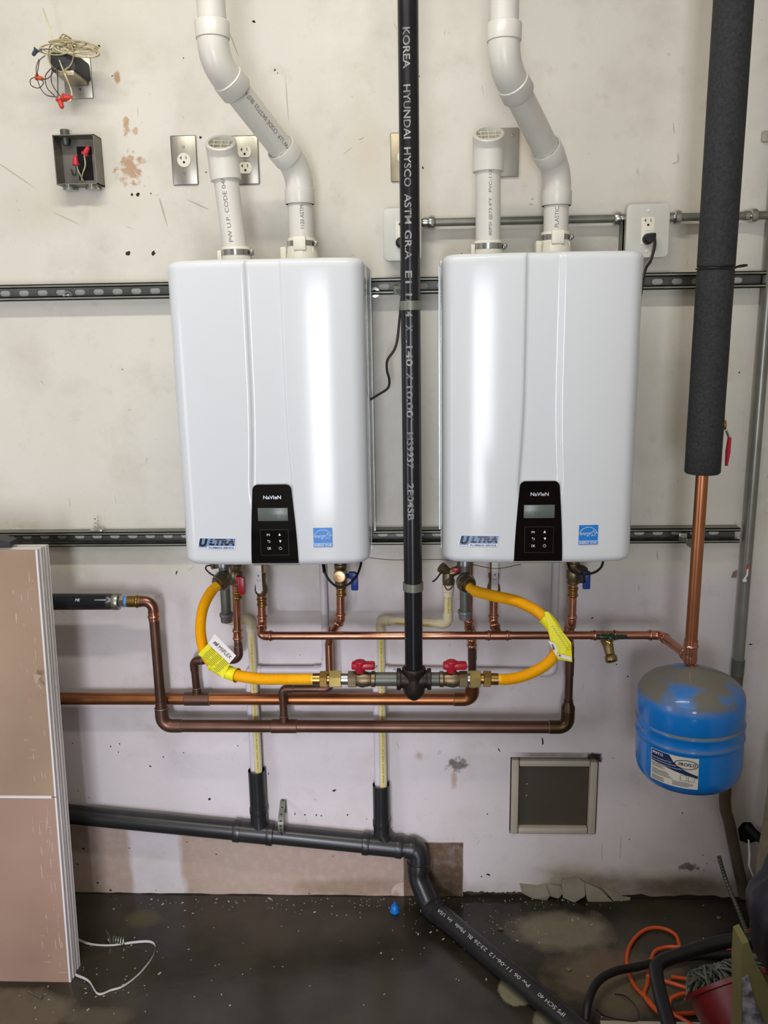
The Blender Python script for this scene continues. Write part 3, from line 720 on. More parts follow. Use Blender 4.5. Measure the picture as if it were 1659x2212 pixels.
def exhaust(xl, zt, xu, yl, yu, zc1, zc2, label, words):
    t = thing('exhaust_vent_pipe', label, 'vent pipe', (xl, yl, zt))
    P0 = V((xl, yl, zt+.02)); P1 = V((xl, yl, zc1)); P2 = V((xu, yu, zc2)); P3 = V((xu, yu, 3.2))
    vent_base(t, xl, yl, zt, True)
    pipe(t, P0, P1, rv, M_pvc, seg=32); pd = pipe(t, P1, P2, rv, M_pvc, seg=32); pipe(t, P2, P3, rv, M_pvc, seg=32)
    for A, P, B in ((P0, P1, P2), (P1, P2, P3)):
        A, P, B = V(A), V(P), V(B); d0 = (P-A).normalized(); d1 = (B-P).normalized(); th = d0.angle(d1); R = .085; tt = R*tan(th/2); sk = .034; trim(t, P, tt)
        s = P-d0*tt; e = P+d1*tt; mb = MB(); mb.tube(fillet([s-d0*sk, P, e+d1*sk], R, 10), rv*1.12, 32)
        for (q, dd) in ((s, -d0), (e, d1)): mb.lathe(q, dd, [(-.002, rv*1.1), (0, rv*1.20), (sk-.002, rv*1.22), (sk, rv*1.18), (sk, rv)], 36, caps=False)
        mb.build('elbow', M_pvc, t, 40)
    d = (P2-P1); L = d.length; dn = d.normalized(); face = (CAMP-(P1+P2)/2).normalized()
    for s_, f0, wd in words.get('diag', []):
        fn = cyl_fn(P1+dn*L*f0, -dn, rv, face+words['tilt'], .0004) if words.get('flip') else cyl_fn(P1+dn*L*f0, dn, rv, face+words['tilt'], .0004)
        text(t, 'lettering', s_, fn, wd, .010, M_pvcprint, 6)
    for s_, zz, wd, dx in words.get('low', []):
        text(t, 'lettering', s_, cyl_fn(V((xl, yl, zz)), (0, 0, 1), rv, V((dx, -1, 0)), .0004), wd, .0095, M_pvcprint, 6)
    return t
exhaust(-.284, zTL, -.429, -.12, -.34, 2.100, 2.285, 'white exhaust vent pipe rising from the left heater, bent left',
        {'diag': [('PW U.P. CODE', .365, .084), ('04/27/23', .575, .042), ('08:07 AM', .715, .036)], 'tilt': V((.35, 0, .25)), 'flip': False, 'low': [('1120 ASTM-D178', 2.005, .085, .25)]})
exhaust(.341, zTR, .188, -.12, -.34, 2.085, 2.262, 'white exhaust vent pipe rising from the right heater, bent left',
        {'diag': [], 'tilt': V((0, 0, 0)), 'low': [('PLASTIC PIPE', 1.99, .075, -.1)]})
def intake(xb, zt, xt, zt2, label, word, wz_, wl, dx, lx):
    y = -.19; t = thing('intake_vent_pipe', label, 'vent pipe', (xb, y, zt)); vent_base(t, xb, y, zt, False)
    A = V((xb, y, zt+.01)); B = V((xt, y, zt2)); d = (B-A).normalized(); pp = pipe(t, A, B, rv*.97, M_pvc, seg=32)
    text(t, 'lettering', word, cyl_fn(A+d*wz_, d, rv*.97, V((dx, -1, 0)), .0004), wl, .0095, M_pvcprint, 6)
    # short elbow facing forward and up, with a bird screen
    d1 = V((lx, -.62, .78)).normalized(); P = B+d*.022; mb = MB(); R = .05; th = d.angle(d1); tt = R*tan(th/2); e = P+d1*tt
    path = fillet([B-d*.035, P, e+d1*.012], R, 8); mb.tube(path, rv*1.20, 36, caps=False)
    E_ = e+d1*.012; mb.lathe(E_, -d1, [(0, rv*1.20), (-.0015, rv*1.14), (-.0012, rv*.94), (.004, rv*.93), (.03, rv*.93)], 36, caps=False)
    mb.lathe(B-d*.035, d, [(0, rv*1.2), (0, rv*.97)], 36, caps=False)
    mb.build('elbow', M_pvc, t, 40)
    u = d1.cross(V((1, 0, 0))).normalized(); w_ = d1.cross(u).normalized(); mb = MB(); C0 = E_-d1*.004; rr = rv*.93
    for k in (-.5, 0, .5):
        for a_, b_ in ((u, w_), (w_, u)):
            hl = sqrt(rr*rr-(k*rr*1.2)**2) if abs(k*1.2) < 1 else 0
            mb.tube([C0+a_*k*rr*1.2-b_*hl, C0+a_*k*rr*1.2+b_*hl], .0009, 6)
    mb.build('bird_screen', mat('screen_cream', '#e0dcc4', .5), t)
    MB().lathe(E_-d1*.024, d1, [(0, rr), (.001, rr)], 24).build('throat', mat('throat_shade', '#b9b49a', .7), t)
    return t
intake(-.433, zTL, -.452, 2.105, 'short white intake pipe with screened elbow on the left heater', 'PW U.P. CODE 04/27/', .125, .165, -.05, .04)
intake(.171, zTR, .169, 2.110, 'short white intake pipe with screened elbow on the right heater', '80PSI @73.4°F   PVC-1120 A', .125, .165, .12, -.03)
# small fittings on the heater tops
def topbit(x, z, label):
    mb = MB(); mb.box(x-.012, x+.014, -.14, -.10, z-.002, z+.012, 0, None, .004); mb.box(x+.004, x+.022, -.15, -.135, z-.001, z+.009, 1, None, .003)
    solo(mb, 'cable_gland', [M_blackp, M_card], label, 'cable gland')
topbit(-.228, zTL, 'small black gland with white clip on top of the left heater')
topbit(.405, zTR, 'small black gland on top of the right heater')

# ------------------------------------------------------------------ gas riser
GX, GY, rg = -.013, -.42, .0211
g = thing('gas_riser', 'tall black steel gas pipe with white stencil between the heaters', 'gas pipe', (GX, GY, .90))
zt_ = at(895, 1467, GY).z
gp = pipe(g, (GX, GY, zt_+.02), (GX, GY, 3.2), rg, M_ironp, 'riser_pipe', 32)
wl = [('KOREA', 58, 147), ('HYUNDAI', 182, 299), ('HYSCO', 318, 403), ('ASTM', 418, 483), ('GR.A', 497, 560), ('E', 585, 600), ('1 1/', 607, 655), ('4', 672, 684), ('X', 702, 716), ('.140', 735, 791), ('X', 805, 820), ("10.00'", 834, 908), ('M39937', 934, 1012), ('2E04SB', 1044, 1124)]
for s_, a, b in wl:
    za, zb = at(885, a, GY-rg).z, at(885, b, GY-rg).z
    text(gp, 'stencil', s_, cyl_fn(V((GX, GY, (za+zb)/2)), (0, 0, -1), rg, V((-.18, -1, 0)), .0004), abs(za-zb), .0148, M_stencil, 8, bold=.014)
# clamps
def ring_clamp(px, py, zr, label, strut_pt, m=M_galv):
    t = thing('pipe_clamp', label, 'pipe clamp', (GX, GY, zr)); mb = MB()
    mb.lathe((GX, GY, zr-.0095), (0, 0, 1), [(0, rg+.0002), (0, rg+.0025), (.019, rg+.0025), (.019, rg+.0002)], 36, caps=False)
    mb.box(GX-.006, GX+.006, GY+rg, GY+rg+.02, zr-.009, zr+.009); mb.build('band', m, t)
    MB().tube([V((GX, GY+rg+.01, zr)), V(strut_pt)], .0045, 14).build('threaded_rod', M_zinc, t)
    q = V(strut_pt); MB().box(q.x-.010, q.x+.014, q.y-.003, q.y+.001, q.z-.0105, q.z+.0105, 0, None, .0008).build('square_washer', M_galvd, t)
    return t
ring_clamp(886, 660, at(886, 660, GY).z, 'grey band clamp on the gas pipe at the upper strut', at(858, 627, -.043))
ring_clamp(891, 1266, at(891, 1266, GY).z, 'grey band clamp on the gas pipe at the lower strut', V((-.02, -.043, zL)))
# tee with drip leg
mb = MB(); T0 = V((GX, GY, zt_)); hl = .041
mb.lathe(T0-V((hl, 0, 0)), (1, 0, 0), [(0, .024), (.0015, .0262), (.009, .0262), (.0105, .0215), (.028, .0235), (.054, .0235), (.0715, .0215), (.073, .0262), (.0805, .0262), (.082, .024)], 28)
mb.lathe(T0+V((0, 0, .030)), (0, 0, -1), [(0, .0262), (.003, .0285), (.012, .0285), (.018, .026), (.03, .0265), (.056, .0265), (.066, .0235), (.076, .0165), (.082, .008), (.084, .0015)], 30)
mb.build('tee', M_castfit, g)
# left and right branches (nipple, ball valve, nipple, brass adapter)
def gas_branch(sgn, pts, handle_px):
    zz = zt_; y = GY
    def X(px): return at(px, 1467, GY).x
    def cylx(a, b, r, m, nm, seg=24): return MB().tube([V((X(a), y, zz)), V((X(b), y, zz))], r, seg).build(nm, m, g)
    n0, n1, v0, v1, v2, k0, k1, b0, b1, h0_, h1_, c0, c1 = pts
    cylx(n0, n1, .0166, M_galvd, 'nipple')
    mb = MB(); x0, x1 = X(v0), X(v2); s = 1 if x1 > x0 else -1
    mb.lathe((x0, y, zz), (s, 0, 0), [(0, .0155), (.002, .019), (.010, .019), (.013, .0165), (abs(x1-x0)*.5, .0205), (abs(x1-x0)-.02, .0165)], 28)
    mb.hexn((x1-s*.02, y, zz), (s, 0, 0), .02, .021)
    mb.tube([V(((x0+x1)/2, y, zz)), V(((x0+x1)/2, y-.004, zz+.028))], .008, 16)
    vb = mb.build('valve_body', M_bronze, g)
    # handle
    hx = at(handle_px[0], handle_px[1], GY).x; hz = at(handle_px[0], handle_px[1], GY).z
    mb = MB(); mb.lathe((hx, y-.004, zz+.020), (0, 0, 1), [(0, .011), (.010, .0125), (.022, .0145), (.026, .0145), (.028, .012)], 24)
    mb.box(hx-.020, hx+.036, y-.016, y+.008, zz+.028, zz+.045, 0, None, .005)
    MBh = mb.build('valve_handle', M_red, vb)
    cylx(k0, k1, .0135, M_zinc, 'nipple')
    mb = MB(); xb0, xb1 = X(b0), X(b1); s2 = 1 if xb1 > xb0 else -1; mb.hexn((xb0, y, zz), (s2, 0, 0), abs(xb1-xb0), .0215)
    mb.build('flare_adapter', M_brassb, g, 20)
gas_branch(-1, (866, 812, 812, 780, 752, 752, 738, 738, 712, 0, 0, 0, 0), (778, 1447))
gas_branch(1, (925, 948, 948, 985, 1010, 1005, 1016, 1014, 1038, 0, 0, 0, 0), (975, 1447))

# ------------------------------------------------------------------ yellow gas connectors
def hose(label, pts, end0_n, gx0, side):
    """pts: world centre line; corrugated tube between brass nuts"""
    P = spline(pts, 40); t = thing('gas_connector', label, 'gas hose', P[0])
    d = [0]
    for i in range(1, len(P)): d.append(d[-1]+(P[i]-P[i-1]).length)
    tot = d[-1]; n = int(tot/.00045); Q = []; rr = []; j = 0
    for k in range(n+1):
        s = tot*k/n
        while j < len(d)-2 and d[j+1] < s: j += 1
        f = (s-d[j])/max(d[j+1]-d[j], 1e-9); Q.append(P[j].lerp(P[j+1], f))
        smooth = s < .030 or s > tot-.008
        rr.append(.0124 if smooth else .0130+.0010*cos(2*pi*s/.0027))
    MB().tube(Q, rr, 18).build('corrugated_hose', M_hose, t, 75)
    for (q, dd, far) in ((Q[0], (Q[0]-Q[9]).normalized(), 0), (Q[-1], (Q[-1]-Q[-9]).normalized(), 1)):
        mb = MB()
        if far: mb.tube([q-dd*.002, q+dd*.015], .0140, 26); mb.hexn(q+dd*.015, dd, .018, .0205); mb.tube([q+dd*.033, q+dd*.042], .0125, 20)
        else: mb.hexn(q-dd*.006, dd, .017, .0235); mb.tube([q-dd*.012, q+dd*.024], .0160, 24)
        mb.build('flare_nut', M_bronze if not far else M_brass, t, 20)
    return t, Q
zz = zt_
def A_(px, py, y): return at(px, py, y)
ptsL = [A_(477, 1258, -.235), A_(455, 1280, -.26), A_(437, 1320, -.29), A_(434, 1375, -.32), A_(452, 1425, -.355), A_(500, 1455, -.39), A_(560, 1466, -.415), V((A_(620, 1467, GY).x, GY, zz)), V((A_(678, 1467, GY).x, GY, zz))]
hL, QL = hose('yellow corrugated gas hose looping down left from the left heater', ptsL, 0, 0, 'L')
ptsR = [A_(1008, 1262, -.235), A_(1025, 1276, -.26), A_(1065, 1287, -.30), A_(1120, 1300, -.34), A_(1170, 1328, -.37), A_(1200, 1365, -.39), A_(1202, 1405, -.40), A_(1180, 1435, -.41), A_(1140, 1457, -.418), V((A_(1100, 1465, GY).x, GY, zz)), V((A_(1074, 1467, GY).x, GY, zz))]
hR, QR = hose('yellow corrugated gas hose arching right from the right heater', ptsR, 0, 0, 'R')
# wrap tags
def wrap_tag(parent, Q, f0, f1, m, r=.0165):
    a, b = int(len(Q)*f0), int(len(Q)*f1); P = Q[a:b:11]; mb = MB(); rr = [r*(1.12 if i in (0, len(P)-1) else 1) for i in range(len(P))]
    mb.tube(P, rr, 20, caps=False, flat=1); o = mb.build('wrap_tag', m, parent, 60); return o, P
a0, a1 = A_(455, 1400, -.37), A_(480, 1448, -.385)
tg, TP = wrap_tag(hL, QL, .47, .62, M_tag)
# left tag: yellow sheet + white card hanging beside the hose, tilted 45 degrees
def sheet(parent, name, corners, m, th=.0006):
    P = [V(c) for c in corners]; n = (P[1]-P[0]).cross(P[2]-P[0]).normalized()*th
    mb = MB(); mb.add(P+[p+n for p in P], [(0, 1, 2, 3), (7, 6, 5, 4), (0, 4, 5, 1), (1, 5, 6, 2), (2, 6, 7, 3), (3, 7, 4, 0)]); return mb.build(name, m, parent, smooth=False)
yt = -.40
c = [A_(449, 1391, yt), A_(495, 1434, yt), A_(510, 1416, yt), A_(464, 1369, yt)]
cardL = sheet(hL, 'white_card', c, M_card)
yc = [A_(428, 1413, yt-.002), A_(482, 1465, yt-.002), A_(496, 1435, yt-.002), A_(449, 1391, yt-.002)]
yl = sheet(hL, 'warning_tag', yc, M_tag)
O = (c[0]+c[1]+c[2]+c[3])/4; U = (c[1]-c[0]).normalized(); Vv = V((0, -1, 0)).cross(U)*-1
Vv = (c[3]-c[0]); Vv = (Vv-U*Vv.dot(U)).normalized()
text(cardL, 'lettering', 'MIIFLEX', lambda a, b, d=0: O+U*(a+.010)+Vv*b+V((0, -.0014, 0)), .040, .0095, M_ink)
text(cardL, 'lettering', 'mii', lambda a, b, d=0: O+U*(a-.020)+Vv*(b+.001)+V((0, -.0014, 0)), .013, .010, M_ink, bold=.03, shear=.2)
O2 = (yc[0]+yc[1]+yc[2]+yc[3])/4; mb = MB()
for i in range(9):
    vv = -.017+i*.0042
    for j in range(3):
        u0 = -.030+j*.02+random.uniform(0, .003); u1 = u0+.015+random.uniform(0, .004)
        mb.add([O2+U*uu+Vv*w2+V((0, -.0014, 0)) for uu, w2 in ((u0, vv), (u1, vv), (u1, vv+.0011), (u0, vv+.0011))], [(0, 1, 2, 3)])
mb.build('printed_lines', M_tagp, yl, smooth=False)
# right tag: yellow wrapped sheet with a white corner
tg2, _ = wrap_tag(hR, QR, .48, .62, M_tag)
cr = [A_(1176, 1322, -.415), A_(1189, 1385, -.425), A_(1205, 1424, -.43), A_(1236, 1430, -.43), A_(1234, 1388, -.43), A_(1196, 1340, -.42), A_(1183, 1321, -.415)]
mb = MB(); n = len(cr); mb.add(cr+[p+V((0, -.0008, 0)) for p in cr], [list(range(n)), list(range(n, 2*n))[::-1]]+[(i, (i+1) % n, n+(i+1) % n, n+i) for i in range(n)])
tr = mb.build('warning_tag', M_tag, hR, smooth=False)
mb = MB(); Pw = [A_(1184, 1384, -.434), A_(1202, 1418, -.436), A_(1204, 1402, -.436), A_(1198, 1388, -.434)]; mb.add(Pw+[p+V((0, -.0006, 0)) for p in Pw], [(0, 1, 2, 3), (7, 6, 5, 4), (0, 4, 5, 1), (1, 5, 6, 2), (2, 6, 7, 3), (3, 7, 4, 0)])
wc = mb.build('white_card', M_card, hR, smooth=False)
cw = A_(1194, 1397, -.4355); text(wc, 'lettering', 'mii', lambda a, b, d=0: cw+V((-b*.8+a*.35, -.002, -a*.9-b*.3)), .014, .006, M_ink, bold=.03)
Pw = [A_(1205, 1411, -.434), A_(1204, 1419, -.434), A_(1234, 1427, -.434), A_(1234, 1419, -.434)]
mb = MB(); mb.add(Pw+[p+V((0, -.0004, 0)) for p in Pw], [(0, 1, 2, 3), (7, 6, 5, 4), (0, 4, 5, 1), (1, 5, 6, 2), (2, 6, 7, 3), (3, 7, 4, 0)]); mb.build('warning_panel', M_card, tr, smooth=False)
mb = MB()
q = A_(1209, 1415, -.436); mb.add([q+V((-.003, -.001, -.003)), q+V((.003, -.001, -.003)), q+V((0, -.001, .003))], [(0, 1, 2)])
for i in range(12):
    q = A_(1196+i*3.0, 1352+i*4.6, -.436)
    for j in range(2): mb.add([q+V((-.006+j*.010, -.0005, 0)), q+V((.001+j*.010, -.0005, -.001)), q+V((.001+j*.010, -.0005, -.0018)), q+V((-.006+j*.010, -.0005, -.0008))], [(0, 1, 2, 3)])
mb.build('printed_lines', M_tagp, tr, smooth=False)

# ------------------------------------------------------------------ gas inlets under the heaters
def inlet(parent, px, nutpx, Q0, zcap, label_cap, mcap):
    y = -.20; x = at(px, 1290, y).x; z0 = 1.18; zn = Q0.z
    t = thing('gas_inlet_tee', label_cap, 'pipe fitting', (x, y, z0))
    mb = MB(); mb.lathe((x, y, z0+.012), (0, 0, -1), [(0, .019), (.014, .019), (.016, .0175), (.03, .0195), (.055, .0195), (.060, .021), (.068, .021), (.070, .017)], 26)
    dq = (Q0-V((x, y, zn))).normalized(); mb.lathe((x, y, zn), dq, [(0, .019), (.010, .019), (.012, .0245), ((Q0-V((x, y, zn))).length-.004, .0245)], 26)
    mb.build('tee_body', mat('malleable_grey', '#7e7f80', .35, .8, '#636463', 30, .8, .15, 80), t)
    mb = MB(); mb.tube([(x, y, z0-.05), (x, y, zcap+.012)], .0128, 22); mb.build('drip_leg', M_galvd, t)
    mb = MB(); mb.lathe((x, y, zcap+.022), (0, 0, -1), [(0, .017), (.001, .0185), (.008, .0185), (.010, .0165), (.024, .0155), (.026, .012)], 16); mb.build('cap', mcap, t, 25)
inlet(None, 487, 0, QL[0], at(487, 1338, -.20).z-.004, 'grey steel gas tee and capped leg under the left heater', mat('cap_grey', '#8b8d90', .4, .7))
inlet(None, 1004, 0, QR[0], at(1003, 1332, -.20).z-.004, 'grey steel gas tee and capped leg under the right heater', MATS['cap_grey'])

# ------------------------------------------------------------------ copper lines
r34, r1, r114 = .0111, .0143, .0175
def X(px, py, y): return at(px, py, y)
# upper big supply pipe
yb = -.045; zb = at(700, 1510, yb).z
hp = thing('copper_supply_main', 'thick upper horizontal copper pipe running behind the gas valves', 'copper pipe', (at(600, 1510, yb).x, yb, zb))
xr = at(1020, 1510, yb).x; Pl, Pr = V((-1.45, yb, zb)), V((xr, yb, zb))
pipe(hp, Pl, Pr, r114, M_cu2, 'main_pipe', 28)
x1 = at(425, 1490, yb).x; tee(hp, (x1, yb, zb), (1, 0, 0), (0, 0, 1), r114, r34, M_cud, .036, .034)
topR = V((at(1018, 1440, -.07).x, -.085, at(1018, 1372, -.085).z))
elbow(hp, Pl, Pr, V((xr, yb-.02, zb+.1)), r114, M_cu2 if 0 else mat('mid_copper', '#8a5a34', .38, .85, '#6c4428', 12, .9, .06, 60), .03, .022, 'solder')
# right riser of that main up to the right heater
pc = V((xr, yb-.008, zb+.045)); pipe(hp, pc, topR+V((0, 0, -.004)), r34, M_cud)
coupling(hp, (pc+topR)/2+V((0, 0, .018)), (topR-pc), .030, r34, M_cud, 'solder')
coupling(hp, topR+V((0, 0, -.02)), (topR-pc), .03, r34, M_cu)
q1 = X(1012, 1350, -.11); q2 = V((q1.x, -.12, 1.19)); elbow(hp, pc, topR, q1, r34, M_cu, .016, .012); elbow(hp, topR, q1, q2, r34, M_cu, .016, .012)
pipe(hp, topR, q1, r34, M_cu); pipe(hp, q1, q2, r34, M_cu)
# left branch up to left heater's hot outlet
b0 = V((x1, yb, zb+.03)); b1 = V((x1, yb-.01, at(424, 1424, yb).z)); xo = at(515, 1400, -.10).x; b2 = V((xo, -.10, at(515, 1424, -.10).z)); b3 = V((at(511, 1250, -.10).x, -.10, 1.175))
pipe(hp, b0, b1, r34, M_cud); pipe(hp, b1, b2, r34, M_cud); zmid = at(515, 1385, -.1).z
pipe(hp, b2, V((xo, -.10, zmid)), r34, M_cud); ps = V((b3.x, -.10, zmid))
pipe(hp, V((xo, -.10, zmid)), b3, r34, M_cu)
elbow(hp, b0, b1, b2, r34, M_cud, .018, .016, 'solder'); elbow(hp, b1, b2, V((xo, -.10, zmid)), r34, M_cud, .024, .018, 'solder')
coupling(hp, V((xo, -.10, at(513, 1370, -.10).z)), (0, 0, 1), .034, r34, M_cu)
coupling(hp, V((b3.x, -.10, at(510, 1285, -.10).z)), (0, 0, 1), .022, r34, M_brass)

# cold loop: lower big pipe with risers
yc_ = -.085; zc_ = at(700, 1569, yc_).z; xl_ = at(342, 1450, yc_).x; xR_ = at(1229, 1480, yc_).x
cp_ = thing('copper_return_loop', 'brown tarnished copper loop along the bottom with tall end risers', 'copper pipe', (at(700, 1569, yc_).x, yc_, zc_))
cL, cR = V((xl_, yc_, zc_)), V((xR_, yc_, zc_)); zt1 = at(342, 1300, yc_).z
pipe(cp_, cL, cR, r114, M_cud, 'main_pipe', 28)
pipe(cp_, cL, V((xl_, yc_, zt1)), r1, M_cud, 'riser', 26)
elbow(cp_, V((xl_, yc_, zt1)), cL, cR, r114, M_cud, .03, .026, 'solder', k=1.08)
coupling(cp_, V((xl_, yc_, at(342, 1520, yc_).z)), (0, 0, 1), .022, r1, M_cud, 'solder', 'reducer', 1.14)
elbow(cp_, cL, cR, V((xR_, yc_, zc_+.2)), r114, mat('olive_copper', '#5a4630', .4, .8, '#44351f', 12, .9, .06, 60), .03, .022, 'solder', k=1.08)
MB().lathe((xR_, yc_, zc_+.042), (0, 0, 1), [(0, r114*1.08), (.020, r114*1.08), (.032, r34*1.15), (.040, r34*1.15)], 26).build('reducer', MATS['olive_copper'], cp_)
zrt = at(1229, 1395, yc_).z; pipe(cp_, V((xR_, yc_, zc_+.04)), V((xR_, yc_, zrt)), r34, M_cud, 'riser')
coupling(cp_, V((xR_, yc_, at(1229, 1440, yc_).z)), (0, 0, 1), .05, r34, M_cud, 'solder')
e1 = X(1228, 1362, -.10); e2 = X(1235, 1345, -.14); e3 = V((e2.x, -.14, 1.17))
pipe(cp_, V((xR_, yc_, zrt)), e1, r34, M_cu); pipe(cp_, e1, e2, r34, M_cu); pipe(cp_, e2, e3, r34, M_cu)
elbow(cp_, V((xR_, yc_, zrt)), e1, e2, r34, M_cu, .014, .011); elbow(cp_, e1, e2, e3, r34, M_cu, .014, .016)
coupling(cp_, V((e2.x, -.14, at(1236, 1278, -.14).z)), (0, 0, 1), .028, r34, M_brass)
# left riser top: elbow to the conditioner
cE = V((xl_, yc_, at(342, 1299, yc_).z)); cX = V((at(300, 1299, yc_).x, yc_, cE.z))
elbow(cp_, cL, cE, cX, r1, M_cud if 0 else mat('brown_copper', '#9a6e5a', .3, .9, '#785044', 10, .9, .03, 60), .028, .020, 'none', k=1.06); 
mb = MB(); bead(mb, V((xl_, yc_, cE.z-.044)), (0, 0, 1), r1*1.1); mb.tube([V((xl_, yc_, cE.z-.055)), V((xl_, yc_, cE.z-.030))], r1*1.12, 24); mb.build('press_collar', M_cu, cp_)
mb = MB(); xa = at(276, 1299, yc_).x; mb.tube([V((xa, yc_, cE.z)), V((cX.x+.006, yc_, cE.z))], r1*1.15, 24); bead(mb, V((cX.x-.004, yc_, cE.z)), (1, 0, 0), r1*1.15); mb.build('brass_adapter', M_brass, cp_)
# branch tee + riser to left heater's cold inlet
xt = at(613, 1540, yc_).x; tee(cp_, (xt, yc_, zc_), (1, 0, 0), (0, 0, 1), r114, r34, M_cud, .036, .032)
f1 = V((xt, yc_-.002, at(613, 1487, yc_).z)); f2 = V((at(714, 1484, yc_).x, yc_-.01, at(714, 1484, yc_).z)); f3 = V((f2.x, yc_-.01, at(716, 1388, yc_).z))
pipe(cp_, V((xt, yc_, zc_)), f1, r34, M_cud); pipe(cp_, f1, f2, r34, M_cud); pipe(cp_, f2, f3, r34, M_cu, 'riser')
elbow(cp_, V((xt, yc_, zc_)), f1, f2, r34, M_cud, .018, .014, 'solder'); elbow(cp_, f1, f2, f3, r34, M_cud, .02, .014, 'solder')
f4 = X(716, 1368, -.10); f5 = X(736, 1338, -.14); f6 = V((at(737, 1270, -.14).x, -.14, 1.17))
pipe(cp_, f3, f4, r34, M_cu); pipe(cp_, f4, f5, r34, M_cu); pipe(cp_, f5, f6, r34, M_cu)
elbow(cp_, f3, f4, f5, r34, M_cu, .014, .013); elbow(cp_, f4, f5, f6, r34, M_cu, .014, .013)
coupling(cp_, V((f6.x, -.14, at(737, 1277, -.14).z)), (0, 0, 1), .026, r34, M_brass)

# thin recirculation line
yr = -.165; zr = at(800, 1373, yr).z
rc = thing('copper_recirculation_line', 'bright thin copper line crossing in front at mid height', 'copper pipe', (at(800, 1373, yr).x, yr, zr))
ra = V((at(563, 1374, yr).x, yr, zr)); rb = V((at(1427, 1379, yr).x, yr, zr))
pipe(rc, ra, rb, r34, M_cu, 'main_pipe')
u1 = X(567, 1345, -.125); u2 = V((at(566, 1300, -.125).x, -.125, 1.175))
pipe(rc, ra, u1, r34, M_cu); pipe(rc, u1, u2, r34, M_cu, 'riser'); elbow(rc, rb, ra, u1, r34, M_cu, .016, .018); elbow(rc, ra, u1, u2, r34, M_cu, .016, .013)
coupling(rc, V((u2.x, -.125, at(567, 1300, -.125).z)), (0, 0, 1), .024, r34, M_brass)
xt2 = at(1076, 1375, yr).x; w1 = X(1066, 1343, -.125); tee(rc, (xt2, yr, zr), (1, 0, 0), w1-V((xt2, yr, zr)), r34, r34, M_cu, .034, .02, 'press')
w1 = X(1066, 1343, -.125); w2 = V((at(1066, 1290, -.125).x, -.125, 1.175))
pipe(rc, V((xt2, yr, zr)), w1, r34, M_cu); pipe(rc, w1, w2, r34, M_cu, 'riser'); elbow(rc, V((xt2, yr, zr)), w1, w2, r34, M_cu, .016, .012)
xt3 = at(1306, 1377, yr).x; tee(rc, (xt3, yr, zr), (1, 0, 0), (0, -1, -.1), r34, r34, M_cu, .036, .016, 'press')
# step forward to the insulated riser
yi = -.33; xi = at(1492, 1400, yi).x; zi = at(1492, 1420, yi).z; ji = V((xi, yi, zi))
jm = ra.lerp(rb, 1.0)
pipe(rc, rb, ji, r34*1.1, M_cu); elbow(rc, ra, rb, ji, r34, M_cu, .018, .018); 
mb = MB(); d_ = (rb-ji).normalized(); mb.tube([ji, ji+d_*.030], r34*1.3, 24); bead(mb, ji+d_*.024, d_, r34*1.25); mb.tube(fillet([ji+d_*.012, ji, ji+V((0, 0, .045))], .012), r1*1.14, 26); bead(mb, ji+V((0, 0, .030)), (0, 0, 1), r1*1.14); mb.lathe(ji, (0, 0, -1), [(-.01, .016), (.0, .017), (.012, .016), (.018, .010)], 24)
mb.build('corner_fitting', M_cu, rc)
zin = at(1526, 1022, yi).z
pr = pipe(rc, ji, V((xi, yi, zin+.05)), r1, mat('orange_copper', '#bc7c58', .33, .9, '#a06844', 9, .8), 'riser', 26)  # riser in a mid orange copper tone
# foam insulation, two lengths
ri = .0405; zs = at(1559, 580, yi).z
for (z0, z1, lb, rr_) in ((zin, zs-.0015, 'lower length of black foam insulation on the copper riser', ri*.99), (zs+.0015, 3.2, 'upper length of black foam insulation on the copper riser', ri)):
    mb = MB(); mb.lathe((xi, yi, z0), (0, 0, 1), [(0, rr_*.93), (.004, rr_)]+[(.004+(z1-z0-.008)*k/8, rr_*(1+.004*((k*7) % 3-1))) for k in range(1, 8)]+[(z1-z0-.004, rr_), (z1-z0, rr_*.95)], 40)
    solo(mb, 'foam_insulation', M_foam, lb, 'pipe insulation', 'foam insulation on the riser')
mb = MB(); ct = []
for k in range(25): a = 2*pi*k/24; ct.append(V((xi+cos(a)*(ri+.001), yi+sin(a)*(ri+.001), zs+.001*sin(a))))
mb.tube(ct, .0016, 6, caps=False)
mb.tube(spline([V((xi+.03, yi-.03, zs)), V((xi+ri+.015, yi-.012, zs+.003)), V((xi+ri+.028, yi, zs+.006)), V((xi+ri+.02, yi+.012, zs+.007)), V((xi+ri, yi+.008, zs+.002))], 6), .002, 6, flat=.5)
solo(mb, 'cable_tie', M_blackp, 'black cable tie with loose tail at the insulation joint', 'cable tie')
# red lever valve behind the insulation
t = thing('lever_valve', 'red lever valve showing beside the insulated pipe end', 'valve', at(1571, 940, -.33))
a = at(1569, 930, -.33); b = at(1576, 945, -.33); c_ = at(1569, 1006, -.33)
MB().tube(spline([a, b-V((0, 0, .002)), b], 4), .003, 8).build('lever_arm', M_zinc, t); MB().tube([b, b.lerp(c_, .5), c_], [.0045, .006, .0035], 10).build('lever_grip', M_red, t)
q = at(1566, 918, -.33); MB().tube([q, q-V((.06, 0, 0))], .012, 16).build('valve_body', M_brass, t)
tag(t, None, None)

